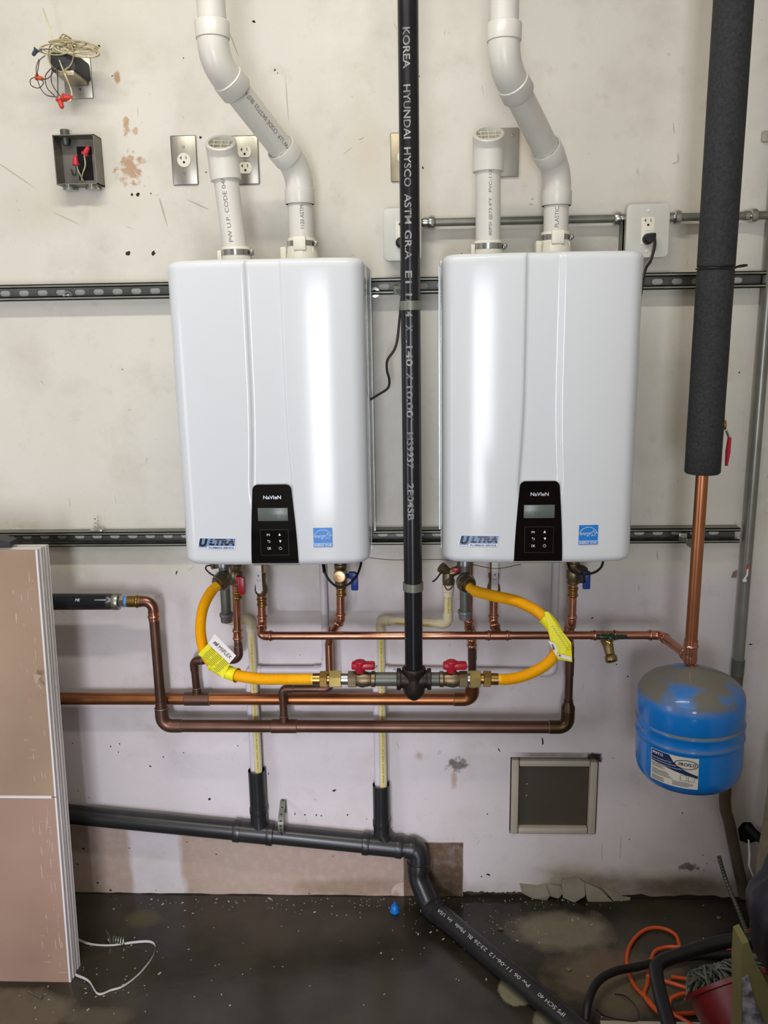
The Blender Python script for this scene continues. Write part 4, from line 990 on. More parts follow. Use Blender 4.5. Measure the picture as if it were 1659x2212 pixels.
# ------------------------------------------------------------------ service valves at the heaters
def service_valve(x, y, ztop, label, handle_m, handle_pts, faced=True, cord=True):
    zc_v = at(733, 1243, y-.03).z+.036
    t = thing('service_valve', label, 'valve', (x, y, ztop))
    mb = MB(); mb.lathe((x, y, zc_v+.03), (0, 0, -1), [(0, .014), (.042, .014), (.044, .017), (.054, .0175), (.060, .015), (.066, .0185), (.084, .0185), (.088, .0165), (.098, .0165), (.102, .012)], 26)
    if faced: mb.lathe((x, y-.005, zc_v-.036), (0, -1, 0), [(0, .0155), (.028, .0155), (.030, .0165), (.036, .0165)], 28)
    mb.build('valve_body', M_bronze, t)
    if faced: MB().lathe((x, y-.041, zc_v-.036), (0, -1, 0), [(0, .0150), (.003, .0145), (.0035, .004), (.006, .004)], 28).build('drain_cap', mat('turned_bronze', '#c8a078', .25, .95), t, 25)
    mb = MB(); h = handle_pts; p0 = V((x, y, zc_v-.045)); 
    mb.tube([p0+V((.01, 0, 0)), V(h)+V((.002, 0, 0))], .006, 12)
    mb.box(h[0]-.012, h[0]+.008, h[1]-.008, h[1]+.006, h[2]-.004, h[2]+.014, 0, None, .003); mb.box(h[0]-.006, h[0]+.013, h[1]-.009, h[1]+.003, h[2]-.036, h[2]+.012, 0, None, .003)
    mb.build('valve_handle', handle_m, t)
    return t
def tag_pos(px, py, y): p = at(px, py, y); return (p.x, p.y, p.z)
service_valve(b3.x, -.10, 1.18, 'red handled hot service valve under the left heater', M_red, tag_pos(519, 1255, -.13), False)
service_valve(f6.x, -.14, 1.18, 'blue handled cold service valve with bronze cap under the left heater', M_blue, tag_pos(763, 1246, -.16))
service_valve(e2.x, -.14, 1.18, 'blue handled cold service valve under the right heater', M_blue, tag_pos(1264, 1243, -.16), False)
# cold valve of right heater: angled drain outlet
p = at(1262, 1235, -.17); mb = MB(); mb.lathe(V((e2.x, -.14, p.z+.008)), V((.5, -.55, -.25)), [(0, .012), (.02, .012), (.022, .015), (.036, .015)], 22); mb.lathe(p+V((-.005, 0, -.008)), (0, -.3, -1), [(0, .009), (.02, .009), (.022, .007)], 6, 1)
solo(mb, 'drain_outlet', [M_bronze, M_blackp], 'dark bronze drain outlet under the right heater beside the blue handle', 'pipe fitting')
# relief valve of right heater on the left
p = at(968, 1240, -.15); t = thing('relief_valve', 'bronze relief valve with red top and black lever left of the right heater', 'valve', p)
mb = MB(); mb.lathe((p.x, p.y, p.z+.004), (0, 0, -1), [(0, .014), (.012, .0155), (.026, .0155), (.030, .0135), (.038, .0125)], 24); mb.lathe((p.x, p.y, p.z), (.7, .0, .3), [(0, .012), (.05, .012)], 20); mb.lathe((p.x, p.y-.0, p.z+.004), (-.72, -.2, .62), [(0, .012), (.012, .013), (.018, .0145), (.026, .0145), (.027, .010)], 22)
mb.build('valve_body', M_bronze, t)
MB().tube(spline([p+V((-.018, -.02, .012)), p+V((-.032, -.03, -.004)), p+V((-.042, -.03, -.012))], 5), .0028, 8, flat=.5).build('lever', M_blackp, t)
MB().tube(spline([p+V((.006, -.018, -.004)), p+V((-.010, -.022, -.020)), p+V((-.004, -.022, -.036)), p+V((.006, -.022, -.034)), p+V((.016, -.02, -.016)), p+V((.010, -.018, 0))], 6), .0013, 8).build('retaining_loop', M_blackp, t)
MB().box(p.x+.010, p.x+.034, p.y-.012, p.y+.002, p.z+.006, p.z+.020, 0, None, .003).build('top_handle', M_red, t)
p = at(447, 1229, -.17); t = thing('relief_valve', 'relief valve with black lever tucked behind the left heater gas nut', 'valve', p)
MB().tube([p+V((.01, .01, .006)), p+V((.04, .03, .006))], .010, 16).build('valve_body', M_bronze, t); MB().tube(spline([p+V((.012, 0, .01)), p+V((0, 0, .008)), p+V((-.003, 0, 0)), p+V((.008, -.005, -.010)), p+V((.02, -.005, -.018))], 5), .0022, 8).build('lever', M_blackp, t)
# white-lever ball valves on the thin risers
def lever_valve(x, y, px, py0, py1, label):
    t = thing('ball_valve', label, 'valve', (x, y, at(px, 1270, y).z)); zc1 = at(px, 1270, y).z
    mb = MB(); mb.lathe((x, y, zc1-.022), (0, 0, 1), [(0, .0125), (.006, .0135), (.008, .0165), (.018, .0185), (.030, .0165), (.036, .0135), (.048, .013), (.052, .0145), (.062, .0145)], 24)
    mb.tube([V((x, y, zc1)), V((x, y-.026, zc1))], .007, 16); mb.build('valve_body', M_bronze, t)
    z1, z0 = at(px, py0, y-.027).z, at(px, py1, y-.027).z
    mb = MB(); mb.box(x-.0090, x+.0090, y-.030, y-.027, z0, z0+.02, 0, None, .001); mb.box(x-.0088, x+.0088, y-.031, y-.028, z0+.008, z1+.01, 0, None, .001); mb.hexn((x, y-.029, zc1), (0, -1, 0), .004, .0065)
    lv = mb.build('lever', M_card, t)
    mb = MB(); yy = y-.0312
    for sx in (-.004, .004): mb.box(x+sx-.0004, x+sx+.0004, yy-.0003, yy, z0+.030, z0+.034)
    mb.box(x-.004, x+.004, yy-.0003, yy, z0+.0295, z0+.0303); mb.prism([(-.003, .046), (0, .040), (.003, .046)], lambda a, b, d: V((x+a, yy-d, z0+b)), .0003)
    mb.build('lever_print', mat('print_blue', '#2f5fae', .5), lv, smooth=False)
lever_valve(u2.x, -.125, 566, 1225, 1277, 'white lever ball valve under the left heater display')
lever_valve(w2.x, -.125, 1068, 1215, 1275, 'white lever ball valve under the right heater left of its display')
# hose bib
p = at(1306, 1378, yr); t = thing('hose_bib', 'brass hose bib with dark green tee handle on the thin copper line', 'tap', (xt3, yr, zr))
d1 = V((.12, -.62, -.78)).normalized(); P0 = V((xt3, yr, zr))
mb = MB(); mb.lathe(P0+V((0, -.01, 0)), (0, -1, -.15), [(0, .013), (.010, .013), (.012, .0165), (.022, .0165), (.026, .014)], 24); Q0 = P0+V((0, -.030, -.006))
mb.lathe(Q0, d1, [(-.012, .010), (0, .0145), (.020, .013), (.036, .0115), (.040, .0150), (.043, .0155), (.052, .0155), (.054, .0145), (.0535, .011), (.03, .010)], 26, caps=False)
mb.build('tap_body', mat('bib_brass', '#a38d62', .32, .9, '#82704a', 30, .8, .1, 80), t)
hd = V((.10, -.72, .62)).normalized(); mb = MB(); mb.hexn(Q0, hd, .020, .0115); mb.tube([Q0, Q0+hd*.034], .004, 12); mb.build('packing_nut', M_brassb, t, 20)
H0 = Q0+hd*.036; mb = MB(); mb.tube([H0+V((-.037, .004, .001)), H0+V((-.022, 0, 0)), H0+V((-.008, 0, 0)), H0+V((.008, 0, 0)), H0+V((.024, 0, 0)), H0+V((.040, .003, -.001))], [.0045, .0062, .0045, .0045, .0064, .0048], 12); mb.lathe(H0-hd*.006, hd, [(0, .008), (.010, .0085), (.012, .005)], 18)
mb.build('tap_handle', mat('dark_green_enamel', '#0f3328', .3), t)

# ------------------------------------------------------------------ water conditioner at left
zcz = cE.z; xa2 = at(262, 1299, yc_).x; t = thing('inline_conditioner', 'grey cylinder with black arrow label leading into the left copper riser', 'water conditioner', (-1.1, yc_, zcz))
MB().tube([V((-1.35, yc_, zcz)), V((xa2-.02, yc_, zcz))], .0232, 36).build('body', mat('brushed_grey', '#6b6468', .3, .8, '#5a5458', 8, .6), t)
MB().lathe((xa2-.022, yc_, zcz), (1, 0, 0), [(0, .0238), (.001, .0242), (.014, .0242), (.017, .0225), (.017, .014)], 36).build('end_ring', M_steel, t)
MB().hexn((xa2-.004, yc_, zcz), (1, 0, 0), .014, .0175).build('hex_fitting', M_zinc, t, 20)
MB().lathe((xa2+.010, yc_, zcz), (1, 0, 0), [(0, .0135), (.002, .0155), (.007, .015), (.010, .013)], 24).build('blue_sealing_tape', mat('blue_tape', '#5a9ad0', .6), t)
mb = MB(); n = 14; xs0, xs1 = -1.34, xa2-.038; P = []
for k in range(n+1):
    a = R_(30+ (k/n)*100); P.append((xs0, a)); 
vs = []; 
for k in range(n+1):
    a = R_(-22+88*k/n); yy = yc_-cos(a)*.0236; z2 = zcz+sin(a)*.0236; vs += [V((xs0, yy, z2)), V((xs1, yy, z2))]
mb.add(vs, [(2*k, 2*k+1, 2*k+3, 2*k+2) for k in range(n)]); lb_ = mb.build('black_label', mat('label_black', '#15171f', .25), t, 60)
f = cyl_fn(V((at(240, 1292, -.1).x, yc_, zcz)), (1, 0, 0), .0238, V((0, -1, .55)), .0004)
mb = MB(); mb.prism([(-.012, -.009), (.010, 0), (-.012, .009)], f, .0002); mb.prism([(-.045, -.0012), (-.012, -.002), (-.012, .002), (-.045, .0012)], f, .0002); mb.build('arrow', mat('arrow_grey', '#8f9298', .4), lb_, smooth=False)
f2_ = cyl_fn(V((at(169, 1290, -.1).x, yc_, zcz)), (1, 0, 0), .0238, V((0, -1, .55)), .0004); text(lb_, 'lettering', 'MK', f2_, .014, .008, M_print, 5, shear=.2)

# ------------------------------------------------------------------ wall plastic lines
def plastic_line(label, cat, pts, r, m, name, rad=.02, group=None):
    t = thing(name, label, cat, pts[0], group)
    P = [V(p) for p in pts]
    for i in range(len(P)-1): pipe(t, P[i], P[i+1], r, m)
    for i in range(1, len(P)-1):
        A, C, B = P[i-1], P[i], P[i+1]; d0 = (C-A).normalized(); d1 = (B-C).normalized(); th = d0.angle(d1); tt = rad*tan(th/2); sk = .016; trim(t, C, tt)
        s = C-d0*tt; e = C+d1*tt; mb = MB(); mb.tube(fillet([s-d0*sk, C, e+d1*sk], rad, 8), r*1.22, 24); mb.build('elbow', m, t, 40)
    return t
ya = -.022
def PX(px, py, y=ya): return at(px, py, y)
zb1 = at(555, 1668, ya).z; zb2 = at(823, 1700, ya).z
xa3 = at(554, 1665, -.028).x-.0085; xb3 = at(703, 1400, ya).x; zh = at(620, 1447, ya).z
plastic_line('white drain pipe stepping down the wall below the left heater', 'drain pipe', [(xb3, ya, 1.2), (xb3, ya, zh), (xa3, ya, zh), (xa3, ya, zb1-.03)], .0107, M_pvc2, 'condensate_pipe')
xa4 = at(824, 1750, -.028).x-.0085; xb4 = at(1196, 1400, ya).x; zh2 = at(900, 1447, ya).z
t = plastic_line('white drain pipe stepping down the wall below the right heater', 'drain pipe', [(xb4, ya, 1.2), (xb4, ya, zh2-.008), (xa4, ya, zh2), (xa4, ya, zb2-.03)], .0107, M_pvc2, 'condensate_pipe')
text(t, 'lettering', 'ABS', cyl_fn(V((at(858, 1447, ya).x, ya, zh2)), (1, 0, 0), .0107, V((0, -1, .5)), .0003), .025, .007, M_pvcprint, 4)
def stripe(t, A, B, r, face, word, m=M_yel, wd=.0029):
    A, B = V(A), V(B); D = (B-A); L = D.length; f = cyl_fn((A+B)/2, D, r, face, .0003); mb = MB()
    n = 4
    for k in range(n):
        v0, v1 = -wd+2*wd*k/n, -wd+2*wd*(k+1)/n; mb.add([f(-L/2, v0), f(L/2, v0), f(L/2, v1), f(-L/2, v1)], [(0, 1, 2, 3)])
    o = mb.build('yellow_stripe', m, t, smooth=False)
    if word:
        text(o, 'lettering', word, lambda a, b, d=0: f(a, b, .0003), L*.9, .0026, M_tagp, 3)
yy2 = -.033; xs1_ = at(554, 1665, -.028).x+.0075; zq = at(540, 1337, yy2).z
t = plastic_line('cream drain pipe with yellow stripe below the left heater', 'drain pipe', [(at(487, 1290, -.06).x, -.05, 1.19), (at(487, 1337, -.05).x, -.05, zq), (xs1_, yy2, zq), (xs1_, yy2, zb1-.03)], .0111, M_cpvc, 'relief_drain_pipe')
stripe(t, (xs1_, yy2, zq-.05), (xs1_, yy2, zb1+.003), .0111, V((.05, -1, 0)), 'CTS CPVC 4120 ASTM D2846 CPVC 4120 100 PSI')
xs2_ = at(824, 1750, -.028).x+.0075; zq2 = at(880, 1343, -.06).z; xr2 = p_ = at(968, 1300, -.15)
t = plastic_line('cream drain pipe with yellow stripe from the right heater relief valve', 'drain pipe', [(xr2.x, -.15, at(968, 1265, -.15).z), (xr2.x, -.15, at(966, 1348, -.15).z), (xs2_, yy2, at(832, 1340, yy2).z), (xs2_, yy2, zb2-.03)], .0111, M_cpvc, 'relief_drain_pipe')
stripe(t, (xr2.x, -.15, at(968, 1280, -.15).z), (xr2.x, -.15, at(966, 1335, -.15).z), .0111, V((0, -1, 0)), 'CPVC 4120')
stripe(t, (xs2_, yy2, at(832, 1366, yy2).z), (xs2_, yy2, zb2+.003), .0111, V((.05, -1, 0)), 'CTS CPVC 4120 ASTM D2846 CPVC 4120 100 PSI')
A = V((xr2.x, -.15, at(966, 1348, -.15).z)); B = V((xs2_, yy2, at(832, 1340, yy2).z)); stripe(t, A.lerp(B, .22), A.lerp(B, .75), .0111, V((0, -1, -.1)), 'CPVC 4120')
MB().lathe(V((xr2.x, -.15, at(968, 1262, -.15).z)), (0, 0, -1), [(0, .0165), (.018, .016), (.020, .0142), (.032, .0142)], 22).build('adapter', mat('cream_adapter', '#d8c4ae', .5), t)

# ------------------------------------------------------------------ black drain
yd = -.034; ra_ = .0295
dr = thing('black_drain_pipe', 'black plastic drain sloping along the wall with two upright inlets', 'drain pipe', (at(530, 1795, yd).x, yd, .25))
D0 = at(145, 1758, yd); D1 = at(850, 1828, yd); dd = (D1-D0).normalized(); Dm = D0-dd*.3; De = at(893, 1834, yd)
De = D0+dd*((De-D0).dot(dd))
pipe(dr, Dm, De, ra_*.97, M_abs, 'main_pipe', 30)
def abs_collar(P, D, r, L=.022): return MB().lathe(V(P)-V(D).normalized()*L/2, D, [(0, r*1.0), (.0015, r*1.13), (.006, r*1.15), (L-.006, r*1.15), (L-.0015, r*1.13), (L, r)], 30)
for (px, py, ptop, pxu) in ((548, 1800, 1663, 554), (826, 1826, 1694, 824)):
    C = D0+dd*((at(px, py, yd)-D0).dot(dd)); xu = at(pxu, 1665 if pxu == 554 else 1750, -.028).x; top = V((xu, -.028, at(pxu, ptop, -.028).z))
    mb = MB(); mb.tube([C-dd*.055, C+dd*.055], ra_*1.08, 30); mb.tube(fillet([V((xu, -.028, C.z+.075)), V((xu, -.030, C.z+.038)), C+dd*.020+V((0, 0, -.002)), C+dd*.045], .03), .0250, 28)
    mb.build('wye_fitting', M_abs, dr, 45)
    for s_ in (-.05, .05): abs_collar(C+dd*s_, dd, ra_).build('collar', M_abs, dr)
    mb = MB(); bz = C.z+.060; mb.lathe((xu, -.028, bz), (0, 0, 1), [(0, .0250), (top.z-bz-.0005, .0250), (top.z-bz, .0243), (top.z-bz-.02, .0232)], 30, caps=False); mb.build('upright_inlet', M_abs, dr)
    abs_collar(V((xu, -.028, C.z+.072)), (0, 0, 1), .0235).build('collar', M_abs, dr)
# curve down and forward to the floor
F0 = atz(948, 1972, ra_+.004); F1 = atz(1262, 2235, ra_+.004); fdir = (F1-F0).normalized(); F0 = F0-fdir*.040; F2 = F0+fdir*1.1
K1 = V((at(905, 1835, yd).x, yd-.004, De.z-.004)); K2 = V((at(903, 1905, -.045).x, -.05, .105))
mb = MB(); mb.tube(fillet([De-dd*.02, K1, K2, F0, F0+fdir*.05], [.045, .05, .05], 8), ra_*1.07, 30); mb.build('trap_bend', M_abs, dr, 50)
abs_collar(De-dd*.004, dd, ra_).build('collar', M_abs, dr); abs_collar(K1.lerp(K2, .62), K2-K1, ra_*1.04, .030).build('collar', M_abs, dr)
abs_collar(F0+fdir*.02, fdir, ra_*1.02, .04).build('collar', M_abs, dr)
fp = pipe(dr, F0, F2, ra_, M_abs, 'floor_pipe', 30)
fl = [('IPS SCH 40', 1232, 2192, 1178, 2143), ('Pw 06', 1158, 2128, 1120, 2105), ('11-06-12', 1112, 2100, 1064, 2062), ('23:26', 1060, 2055, 1030, 2035), ('BL', 1026, 2030, 1014, 2022), ('Made', 1010, 2017, 990, 1999), ('in', 984, 1992, 975, 1985), ('USA', 970, 1980, 953, 1968)]
for s_, xa_, ya_, xb_, yb_ in fl:
    pa = atz(xa_, ya_, ra_+.02); pb = atz(xb_, yb_, ra_+.02); ua, ub = (pa-F0).dot(fdir), (pb-F0).dot(fdir)
    text(fp, 'lettering', s_, cyl_fn(F0+fdir*((ua+ub)/2), -fdir, ra_, V((-.35, -.45, .95)), .0004), abs(ua-ub), .0095, mat('drain_print', '#b9bbbd', .6), 6, shear=.1)
# perforated strap
sx0 = at(611, 1790, -.07); mb = MB(); ztp = at(613, 1755, -.002).z; zc0 = sx0.z
xs_ = at(612, 1770, -.02).x; wd = .0085
path = [V((xs_, -.002, ztp)), V((xs_, -.003, zc0+.055)), V((xs_, -.035, zc0+.040)), V((xs_, -.064, zc0+.022)), V((xs_, -.069, zc0)), V((xs_, -.062, zc0-.020)), V((xs_, -.048, zc0-.032))]
path = spline(path, 5); vs = []; n = len(path)
for p in path: vs += [p+V((-wd, 0, 0)), p+V((wd, 0, 0))]
vs2 = [p+V((0, -.001, .0)) for p in vs]
mb.add(vs+vs2, [(2*i, 2*i+1, 2*i+3, 2*i+2) for i in range(n-1)]+[(2*n+2*i, 2*n+2*i+2, 2*n+2*i+3, 2*n+2*i+1) for i in range(n-1)]+[(2*i, 2*i+2, 2*n+2*i+2, 2*n+2*i) for i in range(n-1)]+[(2*i+1, 2*n+2*i+1, 2*n+2*i+3, 2*i+3) for i in range(n-1)])
t = tag(mb.build('hanger_strap', M_galv), 'perforated metal hanger strap over the black drain', 'strap')
mb = MB()
for i in range(3, n-2, 3): mb.lathe(path[i]+V((0, -.0012, 0)), (path[i+1]-path[i-1]).cross(V((1, 0, 0)))*-1 if 0 else V((0, -1, .0)), [(0, .0028), (.0009, .0028)], 10)
mb.lathe(path[1]+V((0, -.0012, 0)), (0, -1, 0), [(0, .005), (.002, .004)], 6); mb.build('strap_hole', M_dark, t)

# ------------------------------------------------------------------ electrical
def plate(t, x, z, w_, h_, m, y=0, d=.0055): return MB().box(x-w_/2, x+w_/2, y-d, y, z-h_/2, z+h_/2, 0, None, .0035, 2).build('cover_plate', m, t, 25)
def slots(mb, x, z, y, t20=True):
    mb.box(x-.0075, x-.0060, y-.0006, y+.001, z+.0005, z+.0085); mb.box(x+.0055, x+.0070, y-.0006, y+.001, z+.001, z+.008)
    if t20: mb.box(x-.0105, x-.0075, y-.0006, y+.001, z+.0035, z+.0052)
    mb.lathe((x, y+.0005, z-.0065), (0, -1, 0), [(0, .0028), (.0011, .0028)], 14)
def quad_c(x0, y0, x1, y1, Y): a, b = at(x0, y0, Y), at(x1, y1, Y); return (a.x+b.x)/2, (a.z+b.z)/2, abs(b.x-a.x), abs(a.z-b.z)
x, z, w_, h_ = quad_c(367, 293, 429, 399, -.004); t = thing('wall_outlet', 'stainless plate with one round outlet, left of the screened intake', 'outlet', (x, 0, z)); plate(t, x, z, w_, h_, M_steel)
rc_ = MB().lathe((x, -.005, z), (0, -1, 0), [(0, .0175), (.003, .0175), (.0036, .0168)], 32).build('receptacle', M_outlet, t)
mb = MB(); slots(mb, x, z+.001, -.0088); mb.build('slot', M_dark, rc_); mb = MB(); screw_head(mb, (x, -.0055, z+.032)); screw_head(mb, (x, -.0055, z-.032)); mb.build('screw', M_zinc, t)
x, z, w_, h_ = quad_c(503, 293, 559, 398, -.004); w_ = .070; x = at(559, 345, -.004).x-w_/2; t = thing('wall_outlet', 'stainless plate with duplex outlet, half behind the screened intake', 'outlet', (x, 0, z)); plate(t, x, z, w_, h_, M_steel)
for s_ in (.0195, -.0195):
    mb = MB(); pts = []
    for k in range(24): a = 2*pi*k/24; pts.append((cos(a)*.0172, max(-.0135, min(.0135, sin(a)*.0172))))
    mb.prism(pts, lambda a, b, d: V((x+a, -.0055-d, z+s_+b)), .003); r_ = mb.build('receptacle', M_outlet, t); mb = MB(); slots(mb, x, z+s_+.001, -.0088); mb.build('slot', M_dark, r_)
mb = MB(); screw_head(mb, (x, -.0055, z)); mb.build('screw', M_zinc, t)
x, z, w_, h_ = quad_c(843, 287, 903, 392, -.004); t = thing('wall_outlet', 'dirty steel outlet plate mostly hidden by the black gas pipe', 'outlet', (x, 0, z)); plate(t, x, z, w_, h_, M_dirty)
MB().lathe((x, -.005, z), (0, -1, 0), [(0, .0175), (.003, .0175), (.0036, .0168)], 32).build('receptacle', M_outlet, t)
x, z, w_, h_ = quad_c(1060, 277, 1120, 382, -.004); t = thing('blank_plate', 'blank grey cover plate behind the right screened intake', 'cover plate', (x, 0, z)); plate(t, x, z, w_, h_, mat('grey_plate', '#969288', .45, .4), 0, .008)
mb = MB(); 
for sx, sz in ((-.012, .040), (-.012, -.040), (.02, .04)): screw_head(mb, (x+sx-.0, -.008, z+sz))
mb.build('screw', M_zinc, t)
# surface boxes with white plates
def gfci(x0, y0, x1, y1, label, plugpx):
    Y = -.052; x, z, w_, h_ = quad_c(x0, y0, x1, y1, Y); t = thing('surface_outlet_box', label, 'outlet', (x, 0, z))
    MB().box(x-w_*.42, x+w_*.42, Y+.006, 0, z-h_*.44, z+h_*.30, 0, None, .003).build('metal_box', M_galvd, t)
    mb = MB(); rc0 = .013
    def rr_poly(ins): return [(sx*(w_/2-rc0)+cos(a_)*(rc0-ins), sz*(h_/2-rc0)+sin(a_)*(rc0-ins)) for sx, sz, a0_ in ((1, 1, 0), (-1, 1, pi/2), (-1, -1, pi), (1, -1, 3*pi/2)) for a_ in [a0_+pi/2*k/5 for k in range(6)]]
    lay = [(rr_poly(0), .006), (rr_poly(0), .0022), (rr_poly(.0008), .0008), (rr_poly(.0026), 0)]; nn = len(lay[0][0]); vs = [V((x+a_, Y+dy_, z+b_)) for pl, dy_ in lay for a_, b_ in pl]
    mb.add(vs, [list(range(nn)), list(range(3*nn, 4*nn))[::-1]]+[(L_*nn+i, L_*nn+(i+1) % nn, (L_+1)*nn+(i+1) % nn, (L_+1)*nn+i) for L_ in range(3) for i in range(nn)]); mb.build('cover_plate', M_wplate, t)
    rr_ = MB().box(x-.0165, x+.0165, Y-.0015, Y+.001, z-.033, z+.033, 0, None, .0015).build('receptacle', M_outlet, t)
    mb = MB(); slots(mb, x, z+.021, Y-.0018); slots(mb, x, z-.02, Y-.0018); mb.build('slot', M_dark, rr_)
    mb = MB(); mb.box(x-.007, x+.007, Y-.0028, Y-.001, z+.0008, z+.006); mb.box(x-.007, x+.007, Y-.0028, Y-.001, z-.008, z-.002); mb.build('test_button', M_card, rr_, smooth=False)
    mb = MB(); screw_head(mb, (x, Y, z+.0485)); screw_head(mb, (x, Y, z-.0485)); mb.build('screw', M_card, t)
    return x, z, Y
xE, zE, YE = gfci(827, 450, 911, 563, 'white outlet plate on a surface box behind the gas pipe', 0)
for sx in (-.052, .052): pass
xF, zF, YF = gfci(1355, 441, 1443, 556, 'white outlet plate on a surface box right of the right vent', 0)
# emt conduit run at outlet height
zc1_ = at(1100, 477, -.03).z
t = thing('steel_conduit', 'horizontal steel conduit joining the two surface outlet boxes', 'conduit', (.25, -.03, zc1_))
pipe(t, V((xE+.04, -.03, zc1_)), V((xF-.05, -.03, zc1_)), .0100, M_galv); 
def emt_conn(t, x, z, s, y=-.03, r=.0115): 
    return MB().lathe((x, y, z), (s, 0, 0), [(0, r*1.15), (.010, r*1.15), (.012, r*1.0), (.016, r*1.45), (.026, r*1.5), (.030, r*1.3), (.032, r*.9)], 24).build('connector', M_zinc, t)
emt_conn(t, at(914, 478, -.03).x, zc1_, 1); emt_conn(t, at(1352, 475, -.03).x, zc1_, -1)
t = thing('steel_conduit', 'horizontal steel conduit running right from the right outlet box', 'conduit', (.8, -.03, zc1_))
pipe(t, V((xF+.04, -.03, zc1_)), V((XR, -.03, zc1_)), .0100, M_galv); emt_conn(t, at(1444, 472, -.03).x, zc1_, 1); emt_conn(t, at(1608, 469, -.03).x, zc1_, 1)
# short upright strut beside box
xa_ = at(1352, 500, -.03).x; mb = MB(); zt3 = at(1352, 470, -.03).z
mb.box(xa_-.010, xa_-.007, -.042, 0, zT_ := 1.86, zt3); mb.box(xa_+.012, xa_+.015, -.042, 0, zT_, zt3); mb.box(xa_-.010, xa_+.015, -.004, 0, zT_, zt3); mb.box(xa_-.010, xa_-.002, -.042, -.039, zT_, zt3)
solo(mb, 'strut_stub', M_galv, 'short upright strut piece left of the right outlet box', 'strut channel')
mb = MB(); q = at(1659, 294, -.01); mb.box(q.x-.014, q.x+.03, -.012, 0, q.z-.013, q.z+.013, 0, None, .004); mb.lathe((q.x+.001, -.012, q.z), (0, -1, 0), [(0, .005), (.003, .004)], 14)
solo(mb, 'small_box', mat('grey_box', '#a49f90', .5), 'small grey screwed plate at the far right above the conduit', 'cover plate')
# vertical conduit right
xv = at(1610, 1240, -.03).x; t = thing('steel_conduit', 'tall upright steel conduit at the right ending behind the blue tank', 'conduit', (xv, -.03, .8))
zc9 = at(1587, 1425, -.03).z; pipe(t, V((xv, -.03, zc9)), V((xv, -.03, 1.86)), .0152, mat('conduit_grey', '#92928a', .36, .5, '#74746c', 10, .9), 'conduit')
pipe(t, V((xv, -.03, 1.86)), V((xv, -.03, 3.2)), .0152, MATS['conduit_grey'], 'conduit')
MB().lathe((xv, -.03, zc9-.045), (0, 0, 1), [(0, .0175), (.045, .0175), (.046, .0155)], 24).build('coupling', M_galvd, t)
lowp = [V((xv, -.03, zc9-.03)), V((xv-.002, -.03, .62)), at(1566, 1720, -.03), at(1576, 1780, -.03), at(1590, 1850, -.032), at(1608, 1935, -.034)]
MB().tube(spline(lowp, 8), .0165, 20).build('lower_conduit', mat('grimy_conduit', '#6c6050', .5, .4, '#554a3c', 10, .9), t)
# armoured flex leaning at right
pts = [at(1553, 1850, -.05), at(1568, 1900, -.07), at(1592, 1960, -.12), at(1612, 2012, -.2), at(1622, 2035, -.24)]
P = spline(pts, 30); mb = MB(); mb.tube(P, [.0052+.0014*(i % 4 in (0, 1)) for i in range(len(P))], 12)
solo(mb, 'armoured_cable', M_galvd, 'ribbed armoured cable end leaning by the wall below the blue tank', 'cable', ang=60)
# pipe clamp on the lower strut
t = thing('pipe_clamp', 'pipe clamp hanging off the lower strut beside the copper riser', 'pipe clamp', at(1476, 1160, -.04))
a = at(1474, 1160, -.043); b = at(1486, 1168, -.10); MB().tube([a, b], .0042, 12).build('threaded_rod', M_zinc, t); q = a; MB().box(q.x-.010, q.x+.012, q.y-.002, q.y+.001, q.z-.011, q.z+.011, 0, None, .0008).build('square_washer', M_zinc, t)
mb = MB(); c0 = at(1512, 1175, -.20); mb.prism([(-.026, -.002), (-.018, .008), (.004, .008), (.004, -.026), (-.006, -.020), (-.022, -.010)], lambda u_, v_, d: at(1502, 1170, -.10)+V((u_, -d, v_)), .003)
mb.lathe(at(1494, 1174, -.103), (0, -1, 0), [(0, .004), (.003, .004)], 6); mb.build('clamp_half', M_galvd, t)
# pink flap + scrap near the upright conduit
mb = MB(); q = at(1588, 1240, -.002); mb.prism([(-.010, -.010), (.004, -.010), (.004, .012), (-.006, .006)], lambda a, b, d: q+V((a, -d, b)), .0015); solo(mb, 'paper_scrap', mat('pink_scrap', '#8d706a', .7), 'small pinkish scrap stuck by the upright conduit', 'scrap')
mb = MB(); q = at(1614, 1238, -.05); mb.tube([q+V((.002, 0, .022)), q+V((.001, 0, .012))], .003, 8, 1); mb.tube([q+V((.001, 0, .012)), q+V((0, 0, -.006)), q+V((-.006, 0, -.016))], .0026, 8); mb.box(q.x-.010, q.x-.001, q.y-.003, q.y+.003, q.z-.024, q.z-.016)
solo(mb, 'wire_end', [M_card, M_redp], 'short white wire end with red tip beside the upright conduit', 'wire')
# junction box, open
x, z, w_, h_ = quad_c(120, 296, 219, 400, -.03); t = thing('open_junction_box', 'open steel junction box with red wire nuts inside', 'junction box', (x, 0, z)); th = .002; D = .054; w_ *= .98
mb = MB(); mb.box(x-w_/2, x+w_/2, -.003, 0, z-h_/2, z+h_/2); mb.box(x-w_/2, x-w_/2+th, -D, 0, z-h_/2, z+h_/2); mb.box(x+w_/2-th, x+w_/2, -D, 0, z-h_/2, z+h_/2); mb.box(x-w_/2, x+w_/2, -D, 0, z+h_/2-th, z+h_/2); mb.box(x-w_/2, x+w_/2, -D, 0, z-h_/2, z-h_/2+th)
mb.build('metal_box', mat('old_steel', '#8a867c', .45, .6, '#66625a', 14, 1, .08, 60), t, smooth=False)
MB().box(x-.012, x+.026, -.0045, -.002, z-.042, z+.040).build('dark_opening', M_dark, t, smooth=False)
